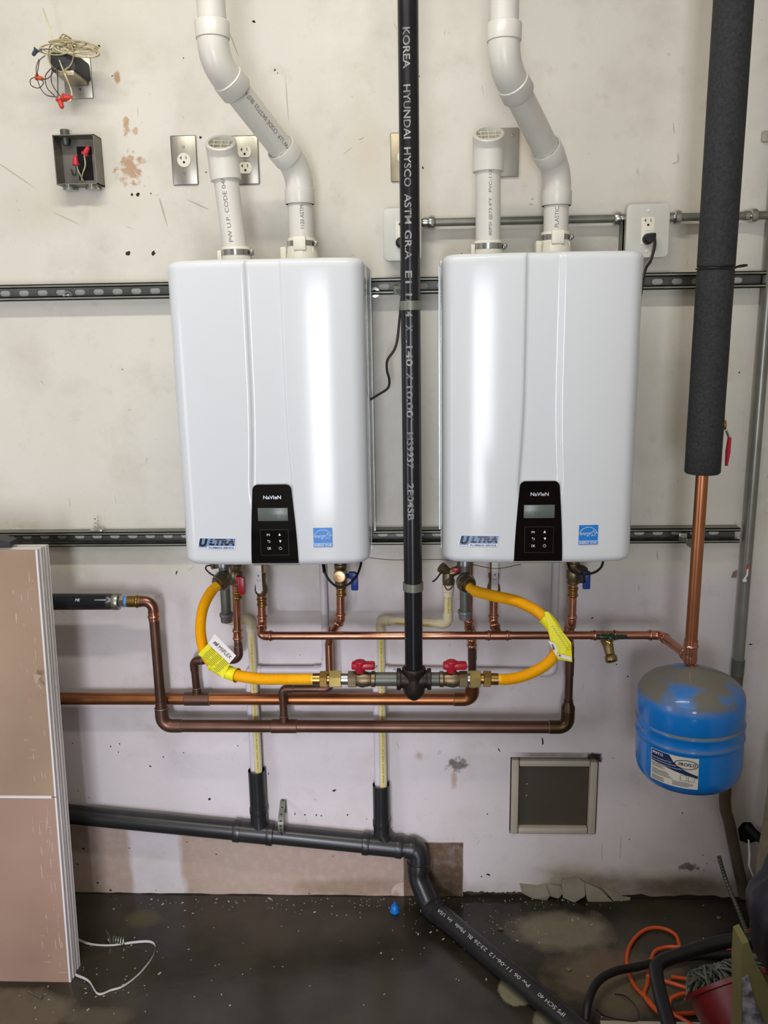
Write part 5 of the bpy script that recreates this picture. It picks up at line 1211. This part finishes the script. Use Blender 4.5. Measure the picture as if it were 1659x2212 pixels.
for sx in (-.03, .03): MB().lathe((x+sx, -.030, z-h_/2), (0, 0, -1), [(0, .0145), (.004, .0145), (.005, .017), (.011, .017), (.012, .013)], 20).build('knockout_ring', M_zinc, t)
q = V((x-.032, -.022, z+h_/2)); MB().lathe(q-V((0, 0, .018)), (0, 0, 1), [(0, .007), (.01, .009), (.018, .009), (.020, .0115), (.036, .0115), (.037, .009)], 20).build('conduit_connector', M_galvd, t)
def nut(parent, p, d, m=M_red, s=1.0): MB().lathe(p, d, [(0, .0095*s), (.004*s, .0095*s), (.005*s, .0070*s), (.020*s, .0055*s), (.023*s, .003*s)], 10).build('wire_nut', m, parent, 25)
nr = mat('wire_nut_red', '#c42c3c', .4)
p1 = V((x-.002, -.045, z-.012)); p2 = V((x+.022, -.045, z+.012)); nut(t, p1, (0, 0, 1), nr); nut(t, p2, (.55, 0, .83), nr)
for pts, m in (([p1, p1+V((-.006, .01, -.02)), V((x-.022, -.02, z-.03)), V((x-.03, -.006, z-.015))], M_wireg), ([p1, V((x+.0, -.03, z-.03)), V((x+.0, -.006, z-.045))], M_wirew), ([p2, V((x+.018, -.035, z-.012)), V((x+.004, -.02, z-.028)), V((x-.006, -.006, z-.042))], M_wirew), ([p2, V((x+.012, -.03, z+.006)), V((x+.004, -.006, z-.0))], M_wireg)):
    MB().tube(spline(pts, 6), .0017, 8).build('wire', m, t)
# transformer with tangled wires, upper left
x, z, w_, h_ = quad_c(136, 118, 198, 212, -.006); t = thing('bell_transformer', 'black transformer on a steel plate buried in tangled beige wires', 'transformer', (x, 0, z))
MB().box(x-.036, x+.036, -.006, 0, z-h_/2, z+h_/2, 0, None, .003).build('cover_plate', M_steel, t, 25); mb = MB(); screw_head(mb, (x+.004, -.006, z-.030)); mb.build('screw', M_galvd, t)
c = V((at(148, 136, -.08).x, -.05, at(148, 140, -.08).z))
MB().box(c.x-.036, c.x+.026, -.105, -.006, c.z-.020, c.z+.022, 0, None, .005).build('transformer_case', M_tagbox, t); MB().box(c.x-.024, c.x+.020, -.104, -.015, c.z-.030, c.z-.019, 0, None, .001).build('laminated_core', M_dirty, t)
def W(*pts, Y=-.11): return [at(px, py, Y+(random.uniform(-.012, .012))) for px, py in pts]
MB().tube(spline(W((92, 16), (105, 55), (115, 95), (128, 130), (142, 165), (153, 192), (155, 208), (150, 219), (140, 218)), 8), .0016, 8).build('wire', M_wirew, t)
loops = [(150, 103, 66, 14, 0), (165, 108, 50, 15, 10), (150, 100, 40, 9, -10), (170, 112, 46, 10, 8), (128, 104, 44, 16, -5), (158, 96, 52, 10, 6), (175, 106, 40, 18, 12), (132, 118, 30, 40, 0), (142, 88, 12, 14, 25), (148, 90, 10, 13, 30)]
for (lx, ly, a, b, ang) in loops:
    for rep in range(2):
        pts = []
        for k in range(13):
            th = 2*pi*k/12+rep; px = lx+cos(th)*a*.95*random.uniform(.93, 1.07); py = ly+sin(th)*b*.85*random.uniform(.9, 1.1)+(px-lx)*tan(R_(ang)); pts.append((px, py))
        MB().tube(spline(W(*pts, Y=-.085-.03*rep), 5), .0016, 6).build('wire', random.choice([M_wireb, M_wirew, M_wireb]), t)
for pts in ([(84, 108), (100, 106), (125, 110)], [(84, 128), (78, 150), (85, 185), (100, 205), (125, 210)], [(80, 165), (66, 172), (68, 185), (84, 190), (94, 178), (84, 165)], [(110, 148), (98, 165), (102, 190), (118, 207)], [(122, 130), (112, 155), (112, 180), (128, 205), (135, 209)], [(124, 150), (125, 185), (125, 208)], [(92, 172), (105, 168), (118, 152), (128, 140)], [(98, 120), (86, 130), (82, 150), (80, 163)]):
    MB().tube(spline(W(*pts, Y=-.12), 6), .0011, 6).build('wire', M_wirep, t)
nut(t, at(128, 213, -.12), (.25, 0, -1), M_redp); nut(t, at(136, 211, -.12), (1, 0, 0), M_redp); nut(t, at(78, 166, -.12), (.9, 0, -.3), mat('wire_nut_orange', '#c8502c', .4), .8)
nut(t, at(80, 106, -.12), (-.6, 0, -.7), mat('wire_nut_grey', '#3c4450', .4), .8)
# power cords
t = thing('power_cord', 'black cord from the middle outlet to the left heater side', 'power cord', (xE, -.06, zE))
q = V((xE-.004, -.062, zE-.02)); MB().lathe(q+V((0, .010, 0)), (0, -1, 0), [(0, .013), (.004, .014), (.018, .012), (.022, .008)], 16).build('plug', M_blackp, t)
MB().tube(spline([q+V((.006, -.01, 0)), q+V((.012, -.016, -.06)), at(868, 640, -.10), at(863, 690, -.11), at(858, 735, -.11), at(851, 757, -.11), at(837, 778, -.11), at(836, 800, -.12), at(841, 820, -.12), at(838, 838, -.13), at(818, 852, -.14), at(798, 864, -.15)], 8), .0031, 10).build('cable', M_blackp, t)
t = thing('power_cord', 'black cord from the right outlet down behind the right heater', 'power cord', (xF, -.06, zF))
q = V((xF, -.062, zF-.02)); MB().lathe(q+V((0, .010, 0)), (0, -1, 0), [(0, .013), (.004, .014), (.018, .013), (.024, .009)], 16).build('plug', M_blackp, t)
MB().box(q.x-.002, q.x+.016, q.y-.014, q.y+.002, q.z+.001, q.z+.013, 0, None, .003).build('plug_collar', M_blackp, t)
MB().tube(spline([q+V((.012, -.010, .006)), q+V((.013, -.014, -.02)), q+V((.004, -.014, -.055)), at(1396, 578, -.09), at(1390, 600, -.10), at(1384, 640, -.10)], 8), .0035, 10).build('cable', M_blackp, t)
# sensor cables looping below heaters
mb = MB(); mb.tube(spline([at(697, 1212, -.16), at(700, 1232, -.19), at(711, 1253, -.2), at(730, 1268, -.2), at(750, 1264, -.2), at(768, 1248, -.19), at(778, 1225, -.17), at(781, 1208, -.15)], 8), .0031, 10); mb.tube([at(698, 1215, -.165), at(701, 1236, -.195)], .0045, 10)
solo(mb, 'sensor_cable', M_blackp, 'black cable looping below the left heater round the cold valve', 'cable')
mb = MB(); mb.tube(spline([at(1226, 1216, -.16), at(1233, 1232, -.19), at(1250, 1240, -.2), at(1280, 1238, -.2), at(1298, 1226, -.18), at(1304, 1208, -.15)], 8), .0031, 10)
solo(mb, 'sensor_cable', M_blackp, 'black cable looping below the right heater round the cold valve', 'cable')
mb = MB(); mb.tube(spline([at(792, 1204, -.08), at(840, 1209, -.08), at(900, 1209, -.09), at(960, 1209, -.12), at(1010, 1217, -.16), at(1070, 1228, -.2), at(1125, 1219, -.2)], 8), .0009, 6)
solo(mb, 'thin_wire', M_wirep, 'thin dark wire strung from left heater to right heater at their bottoms', 'wire')
# spring nut standing on the lower strut
p = at(210, 1146, -.03); p.z = zL+.0206; t = thing('spring_nut', 'zinc spring nut standing on the lower strut left of the heater', 'strut nut', p)
MB().box(p.x-.017, p.x+.017, p.y-.012, p.y+.010, p.z, p.z+.007, 0, None, .001).build('nut_plate', M_zinc, t)
co = [p+V((cos(k*.6)*.0062, sin(k*.6)*.0062, .007+k*.0011)) for k in range(32)]; MB().tube(co, .0009, 6).build('spring', M_zinc, t)

# ------------------------------------------------------------------ blue expansion tank
tc = V((at(1493, 1560, -.33).x-.004, -.33, .75)); t = thing('expansion_tank', 'round blue expansion tank with dusty dome hanging under the copper elbow', 'tank', tc)
rT = .1275; zT = at(1494, 1438, -.33).z+.012
zB = .545
tilt = Matrix.Translation(tc) @ Matrix.Rotation(R_(-1.3), 4, 'Y') @ Matrix.Rotation(R_(0), 4, 'X') @ Matrix.Translation(-tc)
axis = (tilt.to_3x3() @ V((0, 0, 1))).normalized()
top = tilt @ V((tc.x, tc.y, .902)); base = tilt @ V((tc.x, tc.y, .597))
H = (top-base).length; prof = []
for k in range(9): a = pi/2*k/8; prof.append((.045-.045*cos(a), rT*(.45+.55*sin(a)) if k else rT*.2))
prof = [(0, .01), (.002, rT*.45), (.008, rT*.70), (.020, rT*.88), (.038, rT*.975), (.058, rT)]
prof += [(.128, rT), (.130, rT*1.015), (.134, rT*1.022), (.138, rT*1.015), (.141, rT*1.004), (.161, rT*1.004), (.164, rT*1.016), (.168, rT*1.02), (.172, rT*1.012), (.175, rT*.992), (.178, rT), (H-.085, rT), (H-.066, rT*.985), (H-.052, rT*.93), (H-.040, rT*.83), (H-.026, rT*.62), (H-.012, rT*.36), (H-.004, rT*.16), (H, .012)]
MB().lathe(base, axis, prof, 64).build('tank_body', M_tank, t, 40)
MB().lathe(top-axis*.006, axis, [(0, .0105), (.010, .0105)], 20).build('threaded_stem', M_cu, t)
# label on the shell
lc = base+axis*.084; ua = V((1, 0, 0)); ua = (ua-axis*ua.dot(axis)).normalized()
def tf(u, v, d=0, r=rT):
    a = u/r; n = V((0, -1, 0)); n = (n-axis*n.dot(axis)).normalized(); s = axis.cross(n)*-1
    s = n.cross(axis)*-1
    return lc+axis*v+(n*cos(a)+s*sin(a))*(r+.0006+d)
lu0, lu1, lv0, lv1 = -.132, -.016, -.040, .040
# find angular placement from the photograph's label centre
def lab(parent, name, u0, u1, v0f, v1f, m, d=0, n=22):
    mb = MB(); vs = []
    for k in range(n+1):
        u = u0+(u1-u0)*k/n; vs += [tf(u, v0f(u), d), tf(u, v1f(u), d)]
    mb.add(vs, [(2*k, 2*k+2, 2*k+3, 2*k+1) for k in range(n)]); return mb.build(name, m, parent, smooth=False)
lbl = lab(t, 'product_label', lu0, lu1, lambda u: lv0, lambda u: lv1, mat('label_paper', '#c8c3b8', .5), 0)
sl = lambda u: (u-lu0)/(lu1-lu0)
lab(lbl, 'navy_band', lu0+.002, lu1-.001, lambda u: .010-.022*sl(u)**1.3, lambda u: lv1-.001 if sl(u) < .45 else max(.010-.022*sl(u)**1.3+.004, lv1-.003-.042*sqrt(max(0, (sl(u)-.45)/.55))), mat('label_navy', '#0d2350', .45), .0003)
oc = ((lu0+(lu1-lu0)*.76), .022); mb = MB()
mb.tube([tf(oc[0]+cos(a)*.026, oc[1]+sin(a)*.011, .0006) for a in [2*pi*k/28 for k in range(29)]], .0008, 5); mb.build('logo_ring', M_ink, lbl)
text(lbl, 'lettering', 'PROFLO', lambda a, b, d=0: tf(oc[0]+a+.002, oc[1]+b, .0006), .040, .0085, M_ink, 0, shear=.25, bold=.02)
text(lbl, 'lettering', 'PFXT12', lambda a, b, d=0: tf(lu0+.019+a, lv1-.008+b, .0006), .028, .007, M_print, bold=.015)
for i, (s_, wd_) in enumerate((('Potable Water Expansion Tank', .050), ('Tanque de Expansion Para Agua Potable', .062), ("Reservoir d'expansion pour eau potable", .074))):
    text(lbl, 'lettering', s_, lambda a, b, d=0: tf(lu0+.004+wd_/2+a, lv1-.020-i*.0062+b, .0006), wd_, .0034, M_print)
mb = MB()
for blk, (u0, v0, n_, w1_) in enumerate(((lu0+.004, .006, 4, .038), (lu0+.004, -.010, 5, .056), (lu0+.004, -.028, 4, .040), (lu0+.058, -.026, 4, .050))):
    for i in range(n_):
        ww = w1_*random.uniform(.75, 1); m_ = 8; vv = v0-i*.0030
        for k in range(m_): mb.add([tf(u0+ww*k/m_, vv, .0005), tf(u0+ww*(k+1)/m_, vv, .0005), tf(u0+ww*(k+1)/m_, vv+.0012, .0005), tf(u0+ww*k/m_, vv+.0012, .0005)], [(0, 1, 2, 3)])
for (u0, v0) in ((lu1-.040, -.020), (lu1-.022, -.020)):
    q = [(u0, v0), (u0+.014, v0), (u0+.014, v0+.014), (u0, v0+.014), (u0, v0)]; mb.tube([tf(a, b, .0005) for a, b in q], .0005, 4)
mb.box(0, 0, 0, 0, 0, 0) if 0 else None
mb.build('small_print', mat('print_grey', '#55534e', .6), lbl, smooth=False)

# ------------------------------------------------------------------ drywall stack, leaning
XR_ = -.953; bf = V((0, -.368, 0)); tf_ = V((0, -.292, 1.195)); dv = (tf_-bf); Hb = dv.length; dv.normalize(); nv = V((0, dv.z, -dv.y)); th = .0155
def board(k, v0, v1, label, m, dx=0, front=False):
    o0 = bf+nv*(th*k); xr_ = XR_+dx; x0 = -2.15
    root = thing('plasterboard_sheet', label, 'plasterboard', (xr_-.5, o0.y, o0.z+v0), 'leaning plasterboard stack')
    def P(x, v, d): return V((x, 0, 0))+o0+dv*v+nv*d
    g_ = .0006; mb = MB(); mb.prism([(x0, v0), (xr_, v0), (xr_, v1), (x0, v1)], lambda a, b, d: P(a, b, .0008+d), th-.0017); mb.build('gypsum_core', M_gyp, root, smooth=False)
    mb = MB(); mb.prism([(x0, v0), (xr_-.001, v0), (xr_-.001, v1), (x0, v1)], lambda a, b, d: P(a, b, g_*.3+d), .0009); fc = mb.build('face_paper', m, root, smooth=False)
    mb = MB(); mb.prism([(x0, v0), (xr_+.0006, v0), (xr_+.0006, v1), (x0, v1)], lambda a, b, d: P(a, b, th-.0014+d), .0009); mb.build('back_paper', M_gypw, root, smooth=False)
    if front:
        mb = MB(); mb.prism([(xr_-.004, v0), (xr_+.0008, v0), (xr_+.0008, v1), (xr_-.004, v1)], lambda a, b, d: P(a, b, -.0004+d), .006); mb.build('edge_paper', M_gypw, root, smooth=False)
        mb = MB()
        for i in range(34 if v1 > 1 else 44):
            xx = xr_-random.choice([.016, .02, .024, .048, .05, .03, .065])-random.uniform(0, .006); vv = random.uniform(v0+.02, v1-.05); ww = random.uniform(.0008, .0022); hh = random.uniform(.006, .04)
            if random.random() < .2: ww, hh = hh*.7, ww*.6
            mb.prism([(xx, vv), (xx+ww, vv+hh*.1), (xx+ww*.6, vv+hh), (xx-ww*.2, vv+hh*.7)], lambda a, b, d: P(a, b, -.0004+d), .0006)
        sc_ = mb.build('paper_scrape', M_scuff, fc, smooth=False); sc_['kind'] = 'stuff'
    return root, P
vs_ = None
q = at(60, 1720, -.33); vseam = (q-V((q.x, 0, 0))-bf).dot(dv)
b_up, PF = board(0, vseam+.0012, Hb, 'front upper plasterboard strip of the leaning stack', M_paper, 0, True)
b_lo, _ = board(0, .0, vseam-.0012, 'front lower plasterboard strip of the leaning stack, redder', M_paper2, 0, True)
mb = MB(); mb.prism([(-2.15, vseam-.0035), (XR_-.012, vseam-.0035), (XR_-.012, vseam+.0035), (-2.15, vseam+.0035)], lambda a, b, d: PF(a, b, -.0006+d), .001); mb.build('seam_edge', M_gypw, b_lo, smooth=False)
mb = MB(); c0 = at(86, 1462, -.33); mb.prism([(-.012, .012), (.012, .010), (.002, -.002), (-.005, -.018), (-.010, -.004)], lambda a, b, d: V((c0.x+a, -.338-.006*(a+.012)/.024-d, c0.z+b)), .0012); mb.prism([(-.006, -.018), (0, -.016), (.008, -.026), (.006, -.030)], lambda a, b, d: V((c0.x+a, -.338-d, c0.z+b)), .001)
mb.build('torn_paper', mat('torn_paper_tan', '#b09c88', .7), b_up, smooth=False)
for k, lb_t in ((1, 'second plasterboard sheet in the leaning stack'), (2, 'third plasterboard sheet in the leaning stack'), (3, 'rearmost plasterboard sheet in the leaning stack')):
    board(k, 0, Hb+.002*(k % 2), lb_t, M_gypw, (.0025, -.001, .002)[k-1])
# black wedge tool on top
p = at(0, 1148, -.26); mb = MB(); zt5 = tf_.z+.006; xw = at(28, 1140, -.26).x
mb.add([V((x_, y_, z_)) for (x_, z_) in ((xw-.2, zt5), (xw, zt5), (xw, zt5+.012), (xw-.04, zt5+.024), (xw-.2, zt5+.032)) for y_ in (-.285, -.245)], [(0, 2, 4, 6, 8), (1, 3, 5, 7, 9), (0, 1, 3, 2), (2, 3, 5, 4), (4, 5, 7, 6), (6, 7, 9, 8), (8, 9, 1, 0)])
solo(mb, 'black_tool', M_blackp, 'flat black tool lying on top of the leaning plasterboard', 'tool')

# ------------------------------------------------------------------ on the floor
p = atz(853, 1968); mb = MB(); mb.lathe((p.x, p.y, 0), (0, 0, 1), [(0, .0155), (.002, .0155), (.003, .0135), (.016, .0125), (.022, .008), (.024, .004), (.030, .0035)], 22)
solo(mb, 'blue_cap', M_capb, 'small bright blue plastic cap on the floor by the wall', 'cap')
p = atz(246, 2034); t = thing('spring_nut', 'zinc spring nut lying on the wet floor near the drywall', 'strut nut', p)
MB().box(-.004, .003, -.017, .017, 0, .024, 0, Matrix.Translation(p+V((-.008, 0, 0))) @ Matrix.Rotation(.5, 4, 'Z') @ Matrix.Rotation(-.3, 4, 'Y'), .001).build('nut_plate', M_zinc, t)
MB().tube([V((p.x+.001+k*.00075, p.y-.006-k*.0001+cos(k*.62)*.0090, .0108+sin(k*.62)*.0090)) for k in range(48)], .0018, 8).build('spring', M_zinc, t)
mb = MB(); a, b = atz(60, 2140, .004), atz(92, 2156, .004); mb.tube([a, a.lerp(b, .9)], .0022, 8); mb.lathe(a.lerp(b, .85), b-a, [(0, .002), (.002, .0055), (.006, .0055), (.007, .003)], 12)
solo(mb, 'bolt', M_galvd, 'rusty bolt on the floor below the plasterboard', 'bolt')
pts = [atz(160, 2026, .012), atz(195, 2040, .004), atz(240, 2043, .002), atz(290, 2036, .006), atz(325, 2035, .010), atz(336, 2048, .012), atz(325, 2075, .010), atz(295, 2110, .004), atz(265, 2132, .002), atz(240, 2140, .002), atz(212, 2148, .002), atz(192, 2120, .008), atz(163, 2106, .012)]
P = spline(pts, 6); vs = []; n = len(P)
for i, p in enumerate(P): vs += [p+V((0, 0, .0045)), p+V((0, -.002, -.0015 if p.z > .004 else 0)), p+V((0, .0008, .0045)), p+V((0, -.0012, 0))]
mb = MB(); mb.add(vs, [f for i in range(n-1) for f in ((4*i, 4*i+4, 4*i+5, 4*i+1), (4*i+2, 4*i+3, 4*i+7, 4*i+6), (4*i, 4*i+2, 4*i+6, 4*i+4), (4*i+1, 4*i+5, 4*i+7, 4*i+3))])
solo(mb, 'packing_strap', M_strap, 'thin white packing strap looping out from under the plasterboard', 'strap')
mb = MB()
for k in range(380):
    z_ = random.random()
    if z_ < .45: px, py = random.uniform(160, 1350), 1940+abs(random.gauss(0, 16))
    elif z_ < .65: px, py = random.gauss(1010, 90), random.gauss(2000, 28)
    elif z_ < .85: px, py = random.gauss(180, 130), random.gauss(2110, 50)
    else: px, py = random.uniform(0, 1600), random.uniform(1950, 2205)
    if py < 1938 or py > 2230: continue
    p = atz(px, py); 
    if p.y > -.004 or (p.x < XR_+.002 and p.y > -.38): continue
    s = random.uniform(.0005, .0013)*(1.6 if random.random() < .12 else 1); a = random.uniform(0, pi); l = random.uniform(1, 2.6)
    M = Matrix.Translation(p) @ Matrix.Rotation(a, 4, 'Z'); mb.box(-s*l, s*l, -s, s, 0, s*.8, 0, M)
o = mb.build('plaster_crumbs', M_debris, None, smooth=False); tag(o, 'scattered white plaster crumbs over the wet floor', 'debris', None, 'stuff')
for (px, py, s, m, lb_) in ((1082, 2008, .009, mat('tan_stone', '#6d6448', .8), 'small tan chip right of the black floor pipe'), (1228, 2096, .010, MATS['tan_stone'], 'pale chip on the floor near the orange cord'), (1552, 1984, .008, MATS['tan_stone'], 'pale chip on the dark floor below the blue tank')):
    p = atz(px, py); mb = MB(); bm = bmesh.new(); bmesh.ops.create_icosphere(bm, subdivisions=1, radius=s)
    for v_ in bm.verts: v_.co = V((v_.co.x*random.uniform(.7, 1.2), v_.co.y*random.uniform(.5, .9), v_.co.z*.45))
    mb.bm(bm, 0, Matrix.Translation(p+V((0, 0, s*.38)))); solo(mb, 'plaster_chip', m, lb_, 'chip', ang=10)

# --- clutter in the lower right corner
def G(px, py, z): return atz(px, py, z)
oc_ = [G(1622, 2008, .02), G(1595, 2028, .03), G(1560, 2060, .01), G(1478, 2052, .008), G(1460, 2020, .008), G(1430, 2005, .008), G(1395, 2008, .008), G(1365, 2035, .008), G(1354, 2075, .008), G(1368, 2125, .008), G(1400, 2160, .008), G(1425, 2185, .012), G(1470, 2190, .008), G(1530, 2180, .008), G(1560, 2140, .01), G(1510, 2120, .01), G(1450, 2110, .012)]
mb = MB(); mb.tube(spline(oc_, 8), .0052, 10)
mb.tube(spline([G(1470, 2046, .02), G(1440, 2046, .012), G(1415, 2055, .010), G(1405, 2080, .008), G(1398, 2125, .008), G(1392, 2150, .008), G(1412, 2178, .008), G(1440, 2200, .008)], 8), .0052, 10)
mb.tube(spline([G(1396, 2108, .008), G(1425, 2116, .012), G(1470, 2130, .018), G(1500, 2142, .014), G(1468, 2148, .02), G(1448, 2160, .016), G(1450, 2185, .012), G(1480, 2205, .010), G(1520, 2230, .008)], 8), .0052, 10)
solo(mb, 'extension_cord', M_orange, 'tangled bright orange extension cord on the floor at right', 'cord')
mb = MB(); mb.tube(spline([G(1262, 2240, .02), G(1266, 2200, .04), G(1272, 2160, .06), G(1292, 2120, .06), G(1330, 2098, .05), G(1380, 2088, .04), G(1450, 2072, .03), G(1520, 2064, .02), G(1640, 2058, .02)], 8), .0105, 14)
solo(mb, 'rubber_hose', M_hoseb, 'black rubber hose curving over the floor left of the orange cord', 'hose')
mb = MB(); hp_ = [G(1460, 2260, .22), G(1432, 2170, .22), G(1418, 2105, .22), G(1425, 2080, .22), G(1470, 2062, .22), G(1540, 2040, .22), G(1600, 2030, .22), G(1650, 2036, .22)]
mb.tube(spline(hp_, 8), .0165, 16); legs = [hp_[6], hp_[1]]
mb.tube([hp_[0], V((hp_[0].x, hp_[0].y-.02, .0))], .012, 12); mb.tube([hp_[7], V((hp_[7].x, hp_[7].y+.02, 0))], .012, 12)
solo(mb, 'black_tube_handle', mat('black_painted_tube', '#161617', .38), 'bent black tube handle standing over the orange cord', 'handle')
HB, rB = .20, .135
BRot = Matrix.Rotation(R_(-20), 4, 'Y') @ Matrix.Rotation(R_(-50), 4, 'X')
mbB = MB(); mbB.lathe((0, 0, -HB), (0, 0, 1), [(0, rB*.80), (.01, rB*.82), (HB-.012, rB*.95), (HB-.010, rB), (HB, rB), (HB, rB*.93), (.03, rB*.78)], 44)
mbM = MB()
for k in range(300):
    a = random.uniform(0, 2*pi); r0 = random.uniform(0, .06); c0 = V((-.02+cos(a)*r0, .045+sin(a)*r0*.7, .022+random.uniform(0, .03)))
    a2 = a+random.uniform(-.7, .7); r1_ = random.uniform(.45, .92)*rB
    mbM.tube(spline([c0, V((-.02+cos(a2)*r1_*.6+random.uniform(-.02, .02), .045+sin(a2)*r1_*.35+random.uniform(-.02, .02), .038+random.uniform(-.01, .014))), V((-.015+cos(a2+.3)*r1_, .045+sin(a2+.3)*r1_*.55, random.uniform(-.005, .03)))], 4), .0026, 6)
zmin = min((BRot @ p).z for p in mbB.v); RC = atz(1600, 2120, -zmin); BM = Matrix.Translation(RC) @ BRot
for q_ in (mbB, mbM): q_.v = [BM @ p for p in q_.v]
root = thing('red_bucket', 'dull red bucket tipped over holding a grey mop at the lower right', 'bucket', (RC.x, RC.y, 0))
mbB.build('bucket_body', M_buck, root)
o = mbM.build('mop_yarn', M_mop); tag(o, 'grey string mop head lying in the red bucket', 'mop', None, 'stuff')
# olive sack with printed paper, navy bag
SY = -.86
def SP(px, py, d=0): p = at(px, py, SY); return V((p.x, p.y+d, p.z))
out = [(1598, 2330), (1602, 2200), (1600, 2100), (1604, 2040), (1617, 2034), (1630, 2075), (1660, 2130), (1720, 2200), (1760, 2330)]
out = [(a, b) for a, b in out]; zlow = 0
mb = MB(); P = [SP(a, b) for a, b in out]; P[0].z = 0; P[-1].z = 0; n = len(P); Q = [p+V((0, .05, 0)) for p in P]
mb.add(P+Q, [list(range(n)), list(range(n, 2*n))[::-1]]+[(i, (i+1) % n, n+(i+1) % n, n+i) for i in range(n)])
o = solo(mb, 'olive_sack', M_olive, 'olive sack with a printed paper label at the lower right edge', 'sack')
mb = MB(); P = [SP(a, b, -.0012) for a, b in [(1602, 2112), (1616, 2106), (1630, 2160), (1655, 2215), (1665, 2260), (1600, 2260), (1604, 2180)]]; n = len(P)
mb.add(P+[p+V((0, .001, 0)) for p in P], [list(range(n)), list(range(n, 2*n))[::-1]]+[(i, (i+1) % n, n+(i+1) % n, n+i) for i in range(n)]); mb.build('paper_label', M_sackp, o, smooth=False)
mb = MB(); cb = at(1722, 2000, -.78); bm = bmesh.new(); bmesh.ops.create_icosphere(bm, subdivisions=4, radius=1)
for v_ in bm.verts:
    n_ = v_.co.normalized(); k_ = 1+.06*sin(n_.x*7+n_.z*5)+.04*sin(n_.y*11+2*n_.z); v_.co = V((n_.x*.088*k_, n_.y*.12*k_, n_.z*.15*k_))
mb.bm(bm, 0, Matrix.Translation(V((cb.x, cb.y, cb.z)))); solo(mb, 'dark_bag', M_bag, 'bulging dark navy bag cut off by the right edge', 'bag', ang=80)
mb = MB(); a = at(1640, 1700, -.1); xk = at(1652, 1780, -.12).x
mb.prism([(xk, .06), (xk+.12, .06), (xk+.12, .62), (xk+.012, .58), (xk+.004, .35), (xk-.006, .20)], lambda u_, v_, d: V((u_, -.12+d, v_)), .02)
solo(mb, 'foam_board', mat('cream_foam', '#9a917a', .8, 0, '#857c66', 30, .8, .5, 90), 'cream rough board edge standing at the right margin', 'board')
mb = MB(); a = at(1617, 1815, -.06); b = at(1618, 1870, -.06); mb.tube([a, a.lerp(b, .5)+V((.002, 0, 0)), b, at(1628, 1895, -.06)], [.0045, .0055, .006, .004], 10, flat=.5)
solo(mb, 'white_cable_end', M_card, 'short white cable end hanging out of the ragged wall hole', 'cable')
mb = MB(); q = at(1617, 1798, -.02); mb.tube(spline([q+V((-.005, .012, .012)), q+V((.01, -.01, .005)), q+V((.03, -.03, -.012)), q+V((.06, -.035, -.02))], 5), .009, 12)
solo(mb, 'corroded_pipe_stub', mat('sooty_iron', '#0c0b0a', .8), 'sooty pipe stub poking out of the ragged wall hole', 'pipe')
# board lying at the bottom edge
mb = MB(); a0 = G(1296, 2204, .012); a1 = G(1470, 2205, .012)
mb.box(a0.x, a1.x+.1, a0.y-.16, a0.y, 0, .012, 0, None, .001); solo(mb, 'offcut_board', M_trim, 'cream painted offcut lying at the bottom right edge', 'board')
mb = MB(); mb.tube(spline([G(1328, 2147, .006), G(1350, 2152, .012), G(1372, 2172, .02), G(1380, 2192, .02), G(1370, 2206, .014), G(1310, 2196, .016), G(1288, 2180, .016)], 6), .0017, 6, flat=.6)
solo(mb, 'cable_tie', M_blackp, 'black plastic tie curled on the floor by the rubber hose', 'cable tie')
